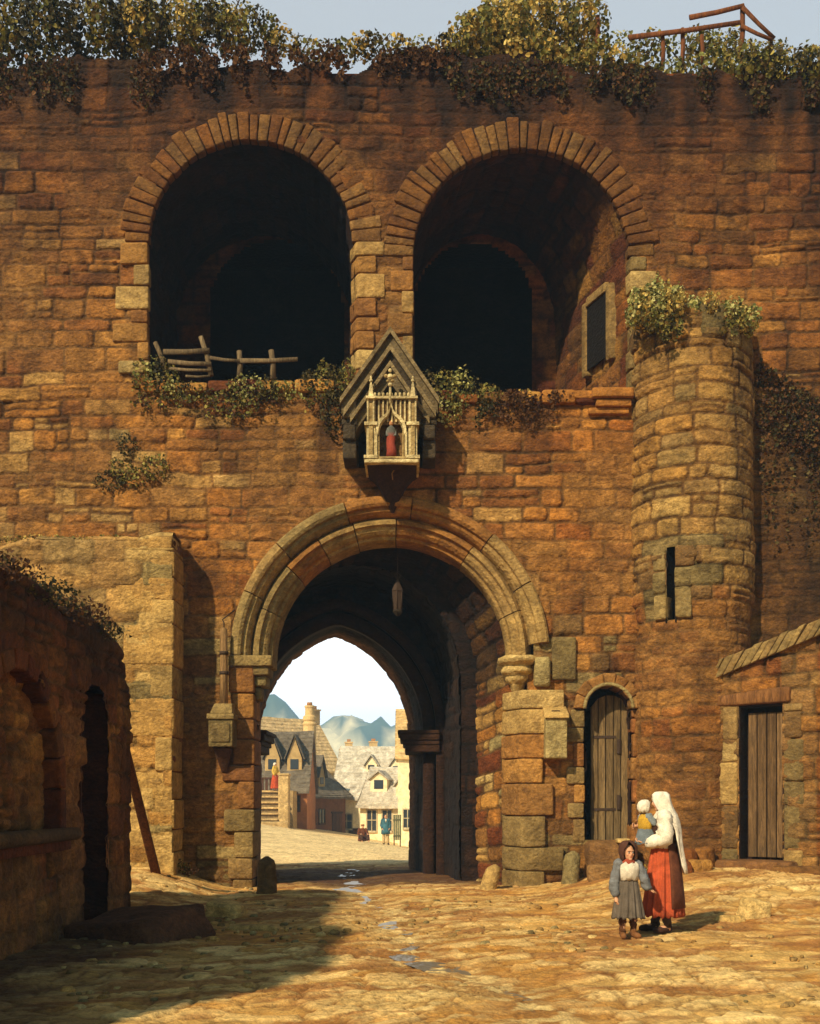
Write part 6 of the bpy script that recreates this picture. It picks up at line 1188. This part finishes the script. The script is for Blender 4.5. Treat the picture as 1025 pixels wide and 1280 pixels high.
# ================================================================== THE TOWN BEYOND THE GATE
def xform(V, loc, rot):
    V = np.asarray(V, float); c, s = math.cos(rot), math.sin(rot); return np.stack([loc[0] + V[..., 0] * c - V[..., 1] * s, loc[1] + V[..., 0] * s + V[..., 1] * c, loc[2] + V[..., 2]], -1)
class LB(MB):
    """mesh in the house's own axes: front is -y"""
    def __init__(s, loc, rot): super().__init__(); s.loc, s.rot = loc, R(rot)
    def build(s, *a, **k): s.v = [xform(v, s.loc, s.rot) for v in s.v]; return super().build(*a, **k)
CREAM, TANW, BROWN, SLATE, GREYR, TILE, TIMB = [np.array(lin(c)) for c in ((246, 228, 184), (220, 186, 126), (138, 90, 50), (124, 112, 94), (208, 198, 178), (196, 140, 84), (92, 60, 36))]
def house(name, label, loc, rot, w, d, hw, hr, wall, roof, over=.3, wins=(), swins=(), doors=(), dorm=(), chim=(), flare=0.0, group=None, lean=None):
    """w along the street, d deep, walls hw high, ridge hr above them and parallel to the front"""
    t = thing(name, label, 'house', loc, group); L_ = lambda: LB(loc, rot)
    mb = L_(); h = w / 2; mb.hexa([(-h, 0, -1.5), (h, 0, -1.5), (h, d, -1.5), (-h, d, -1.5), (-h, 0, hw), (h, 0, hw), (h, d, hw), (-h, d, hw)], wall)
    for s in (-1, 1):
        mb.add([(s * h, 0, hw), (s * h, d, hw), (s * h, d / 2, hw + hr), (s * (h - .2), 0, hw), (s * (h - .2), d, hw), (s * (h - .2), d / 2, hw + hr)], [(0, 2, 5, 3), (1, 4, 5, 2)], [(0, 1, 2), (3, 5, 4)], wall * .96)
    V = mb.v; mb.build('wall', MT['plaster'], t, smooth=False)
    sl = hr / (d / 2); rf = L_(); n = 14                                          # each slope as a slightly sagging slab
    for s, y0, y1 in ((1, -over, d / 2), (-1, d + over, d / 2)):
        R_ = []; nc = 15
        for x in np.linspace(-h - .18, h + .18, 44):
            sag = -.10 * math.cos(x / h * 1.4) * hr / 3 + .06 * (float(vn(x * .9, rot, 7)) - .5); top_ = []
            for k in range(nc + 1):
                q = k / nc; y = y0 + (y1 - y0) * q; z = hw + hr + .05 - abs(y - d / 2) * sl + sag * .6 - flare * .35 * math.sin(math.pi * min(q * 1.3, 1)) + flare * .12 * (1 - q) + .02 * (float(hsh(k, int(x * 3.2), 5)) - .5)
                if k: top_.append((x, y, z + .13))
                top_.append((x, y, z + .13 + (.07 if k < nc else 0)))
            lo_ = [(x, y0, top_[0][2] - .16), (x, y1, top_[-1][2] - .14)]; R_.append(lo_[:1] + top_ + lo_[1:])
        rf.rings(R_, roof)
    P = np.concatenate(rf.v); rf.c = [np.concatenate(rf.c) * (.72 + .32 * fbm(P[:, 0] * 1.6, P[:, 1] * 2.5 + P[:, 2], 9) + .3 * hsh(np.floor(P[:, 0] * 3.1), np.floor(P[:, 1] * 15 / (d / 2 + over)), 8))[:, None]]
    ro = rf.build('roof', MT['slate'], t, smooth=False)
    for (x, y, cw, ch) in chim:
        c = L_(); zr = hw + hr * (1 - abs(y - d / 2) / (d / 2)) - .3; c.box((x - cw, y - cw, zr), (x + cw, y + cw, zr + ch), wall * .9); c.box((x - cw - .08, y - cw - .08, zr + ch), (x + cw + .08, y + cw + .08, zr + ch + .15), wall); c.box((x - cw * .5, y - cw * .5, zr + ch + .15), (x + cw * .5, y + cw * .5, zr + ch + .5), TILE * .8); c.build('chimney', MT['plaster'], t if False else ro, smooth=False)
    def win(x, z, ww, wh, side=None):
        f = lambda x0, x1, y0, y1, z0, z1: ((x0, y0, z0), (x1, y1, z1)) if side is None else ((h - y1, x0, z0), (h - y0, x1, z1))
        fr = L_(); q = .07
        for a in ((x - ww / 2 - q, x - ww / 2, -.06, .1, z - q, z + wh + q), (x + ww / 2, x + ww / 2 + q, -.06, .1, z - q, z + wh + q), (x - ww / 2, x + ww / 2, -.06, .1, z + wh, z + wh + q), (x - ww / 2 - .06, x + ww / 2 + .06, -.12, .1, z - q - .06, z - .002), (x - .025, x + .025, -.05, -.01, z, z + wh), (x - ww / 2, x + ww / 2, -.045, -.012, z + wh * .5, z + wh * .5 + .05)): fr.box(*f(*a), TIMB if wall[0] < .4 else wall * .7)
        o = fr.build('window', MT['wood'], t, smooth=False); p = L_(); p.box(*f(x - ww / 2, x + ww / 2, -.008, .05, z, z + wh), (.03, .03, .035)); p.build('pane', MT['glass'], o, smooth=False)
    for q in wins: win(*q)
    for q in swins: win(*q, side=1)
    for (x, z, ww, wh) in doors:
        b = L_(); b.box((x - ww / 2, -.05, z), (x + ww / 2, .05, z + wh), TIMB * .9)
        for k in range(3): b.box((x - ww / 2 + .04 + k * ww / 3, -.07, z + .03), (x - ww / 2 - .02 + (k + 1) * ww / 3, -.05, z + wh - .05), TIMB * (1.1 + .2 * k))
        b.box((x - ww / 2 - .1, -.09, z + wh), (x + ww / 2 + .1, .08, z + wh + .12), TIMB * .8); b.build('door', MT['wood'], t, smooth=False)
    for (x, f, dw, dh, tall) in dorm:                                   # gabled dormers; f: 0 at the eave, 1 at the ridge
        y = -over + (d / 2 + over) * f; z = hw - over * sl + .15 + (hr + over * sl) * f; b = L_(); yb = y + dh / sl + .3
        b.hexa([(x - dw / 2, y, z - .1), (x + dw / 2, y, z - .1), (x + dw / 2, yb, z - .1), (x - dw / 2, yb, z - .1), (x - dw / 2, y, z + dh), (x + dw / 2, y, z + dh), (x + dw / 2, yb, z + dh), (x - dw / 2, yb, z + dh)], wall if wall[0] > .4 else TANW * .7)
        b.add([(x - dw / 2, y + .01, z + dh), (x + dw / 2, y + .01, z + dh), (x, y + .01, z + dh + tall * .9)], [], [(0, 1, 2)], wall if wall[0] > .4 else TANW * .6)
        o = b.build('dormer', MT['plaster'], t, smooth=False); b = L_(); yr = y + (dh + tall) / sl + .4
        for s in (-1, 1): b.hexa([(x, y - .18, z + dh + tall), (x + s * (dw / 2 + .16), y - .18, z + dh - .12), (x + s * (dw / 2 + .16), yb + .2, z + dh - .12), (x, yr, z + dh + tall), (x, y - .18, z + dh + tall + .1), (x + s * (dw / 2 + .2), y - .18, z + dh - .04), (x + s * (dw / 2 + .2), yb + .2, z + dh - .04), (x, yr, z + dh + tall + .1)], roof * .85)
        b.build('dormer_roof', MT['slate'], o, smooth=False); b = L_(); b.box((x - dw * .28, y - .03, z + .1), (x + dw * .28, y + .02, z + dh * .9), (.03, .03, .03)); b.build('pane', MT['glass'], o, smooth=False)
    return t
house('slate_house', 'tall brown house with steep slate roof and two dormers behind the steps', (-10.0, 71, -.6), 0, 6.7, 6.4, 2.95, 3.75, BROWN * 1.5, SLATE * .8, over=.35, wins=[(2.5, 1.55, .75, .9), (1.2, 1.55, .7, .9)], doors=[(1.2, -.4, .8, 1.5)], dorm=[(2.45, .34, .95, .85, 1.5), (1.0, .34, .95, .85, 1.5)], chim=[(-2.2, 3.2, .35, 1.2)])
house('timber_house', 'low dark timber house with a flared slate roof at the left of the street', (-6.35, 82.0, -1.4), 60, 5.6, 6.0, 3.5, 2.7, BROWN * .8, SLATE * .9, over=.6, flare=.8, wins=[(-1.6, 1.3, .7, 1.0), (-.4, 1.3, .7, 1.0)], doors=[(1.6, .0, 1.3, 2.0)], dorm=[(-1.2, .3, .8, .7, 1.5), (.3, .3, .8, .7, 1.5)])
house('gabled_house', 'tan house with a tall gable rising behind the slate roofs', (-9.8, 103, -1.2), 48, 9.5, 7.4, 5.6, 5.0, TANW * .7, np.array(lin((214, 182, 128))), over=.2, chim=[(4.5, 3.7, .45, 1.3)], wins=[(2, 3, .9, 1.2)])
house('orange_roofed_house', 'far house with an orange tiled roof and two chimneys under the hills', (-5.3, 140, -1.5), 8, 6.6, 7, 6.6, 3.0, TANW, TILE * 1.1, chim=[(-2.2, 3.5, .45, 1.2), (1.0, 3.5, .5, 1.3)])
house('white_house', 'long whitewashed house with pale slate roof in the middle of the street', (-2.3, 84.5, -2.2), -8, 7.4, 7.4, 4.1, 3.9, CREAM, GREYR, over=.35, wins=[(-2.6, 1.6, .8, 1.1), (-1.2, 1.6, .7, 1.1)], doors=[(-2.0, -.2, .9, 1.7)], dorm=[(-1.0, .52, .9, .5, .7), (1.0, .5, .9, .5, .7)])
house('white_cottage', 'whitewashed cottage with a lean roof and big dormer before the long white house', (-1.55, 75.0, -1.6), -16, 3.9, 5.6, 2.9, 2.5, CREAM * .96, GREYR * .92, over=.45, flare=.6, wins=[(-1.1, 1.1, .65, 1.4), (.0, 1.1, .65, 1.4), (1.1, 1.1, .6, 1.4)], dorm=[(-.9, .42, 1.2, .8, .5), (.9, .3, .9, .7, .6)])
house('cream_house', 'cream house at the right edge of the street seen past the gate pier', (1.75, 68.0, -1.3), 0, 5.0, 6.0, 5.6, 3.0, CREAM * 1.05, TANW, over=.25, wins=[(-1.9, 1.2, .5, 1.1)])
# round chimney turret over the tan gable's ridge
t = thing('chimney_stack', 'round sandstone chimney rising above the roofs at the left', 'chimney', (X_(387, 100), 100, 4)); mb = MB()
rs = [[(X_(387, 100) + r * math.cos(a), 100 + r * math.sin(a), Z_(y, 100)) for a in np.linspace(0, 6.283, 19)[:-1]] for y, r in ((945, .62), (908, .58), (905, .66), (902, .52), (900, .62), (896, .60), (894, .42), (886, .40), (884, .46), (882, .44))]
mb.rings(rs, TANW * .95); mb.build('shaft', MT['plaster'], t, smooth=False); mb = MB(); mb.rings([[(X_(387, 100) + r * math.cos(a), 100 + r * math.sin(a), z) for a in np.linspace(0, 6.283, 13)[:-1]] for r, z in ((.26, Z_(882, 100)), (.24, Z_(878, 100)))], TILE * .7); mb.build('chimney_pot', MT['plaster'], t)
# outside stair with its pier
SW = thing('stone_steps', 'flight of worn stone steps with a square pier beyond the gate at the left', 'steps', (-8.5, 66, .1)); x0, x1 = -9.6, X_(348, 66)
for i in range(6):
    mb = MB(); z = .15 + .34 * i; mb.sbox((x0, 65.9 + .42 * i, z - .5), (x1, 68.8, z + .24), TANW * .42, r=.03, amp=.02); mb.sbox((x0, 65.76 + .42 * i, z + .22), (x1, 68.8, z + .34), TANW * 1.05, r=.03, amp=.015); mb.build('step', MT['block'], SW)  # dark risers paint the shadow under each nosing
mb = MB(); mb.sbox((x1, 65.9, -.4), (X_(361, 66), 66.8, 3.05), TANW * .95, r=.05, amp=.03, n=8); mb.sbox((x1 - .05, 65.85, 3.04), (X_(361, 66) + .05, 66.85, 3.2), TANW, r=.05, amp=.02); mb.build('pier', MT['block'], SW)
mb = MB(); mb.sbox((x0, 65.2, -.5), (X_(362, 66), 65.95, .32), TANW * .8, r=.05, amp=.03, n=8); mb.build('base', MT['block'], SW)
mb = MB(); mb.box((-12, 68.3, -.5), (X_(361, 66), 70.9, 2.18), TANW * .8); mb.build('landing', MT['block'], SW, smooth=False)
mb = MB()
for k in range(6): mb.box((x0 + .1 + k * .26, 68.25, 2.18), (x0 + .26 + k * .26, 68.31, 2.95), TIMB)
mb.box((x0, 68.2, 2.9), (x1, 68.36, 3.0), TIMB); mb.build('railing', MT['wood'], SW, smooth=False)
P3 = thing('person', 'woman in white cap, yellow shawl and red skirt at the top of the steps', 'person'); J = standing(wrL=(.1, -.25, 1.1), elL=(.26, -.05, 1.12)); body(J, .98, P3, .012)
skirt('skirt', P3, .12, 1.04, (.17, .14), (.30, .27), np.array(lin((190, 78, 40))), folds=9, seed=2, n=40)
garment('shawl', P3, [ell((0, .0, z), rx, ry, 28, 6, .04, z * 3, 6) for z, rx, ry in ((.98, .21, .17), (1.15, .25, .19), (1.3, .26, .18), (1.42, .2, .14), (1.5, .09, .08))], np.array(lin((214, 178, 76))))
for s_ in 'LR': sleeve('sleeve', P3, [J['sh' + s_], J['el' + s_], J['wr' + s_]], [.085, .08, .05], np.array(lin((214, 178, 76))), 3)
scarf('cap', P3, [((0, 0, 1.715), .01, .01, -60, 240), ((0, 0, 1.71), .06, .07, -60, 240), ((0, 0, 1.67), .1, .11, -50, 230), ((0, .01, 1.6), .108, .115, -30, 210), ((0, .02, 1.53), .09, .1, -20, 200)], white, .012)
place(P3, (X_(344, 68.0), 67.95, 2.19), 70)
t = thing('green_shutter', 'tall green wooden shutter board standing against the cream house', 'shutter', (X_(496, 65), 65, -1)); zb = float(gz(-.8, 65)); a, b_ = X_(491.5, 65), X_(501.5, 65); gr = np.array(lin((128, 128, 92)))
for k in range(4):
    mb = MB(); q = (b_ - a) / 4; mb.box((a + q * k + .01, 65.0 + .01 * (k % 2), zb + .35), (a + q * (k + 1) - .005, 65.06, zb + 1.85), gr * (.85 + .1 * (k % 3))); mb.build('board', MT['wood'], t, smooth=False)
mb = MB(); mb.box((a, 64.96, zb + .55), (b_, 65.0, zb + .65), gr * .7); mb.box((a, 64.96, zb + 1.5), (b_, 65.0, zb + 1.6), gr * .7); mb.build('batten', MT['wood'], t, smooth=False)
mb = MB(); mb.box((a + .02, 65, zb - .1), (a + .09, 65.08, zb + .35), TIMB); mb.box((b_ - .09, 65, zb - .1), (b_ - .02, 65.08, zb + .35), TIMB); mb.build('leg', MT['wood'], t, smooth=False)
# ================================================================== AIR
def haze():
    mb = MB(); mb.box((-1600, -320, -12), (1200, 1530, 118), (1, 1, 1)); m = bpy.data.materials.new('haze'); m.use_nodes = True; t = m.node_tree; t.nodes.clear()
    o = t.nodes.new('ShaderNodeOutputMaterial'); v = t.nodes.new('ShaderNodeVolumePrincipled'); v.inputs['Color'].default_value = (0.42, 0.70, 1.0, 1); v.inputs['Density'].default_value = 0.0008; v.inputs['Anisotropy'].default_value = 0.0
    t.links.new(v.outputs[0], o.inputs['Volume']); tag(mb.build('haze', m, smooth=False), kind='stuff')
haze()
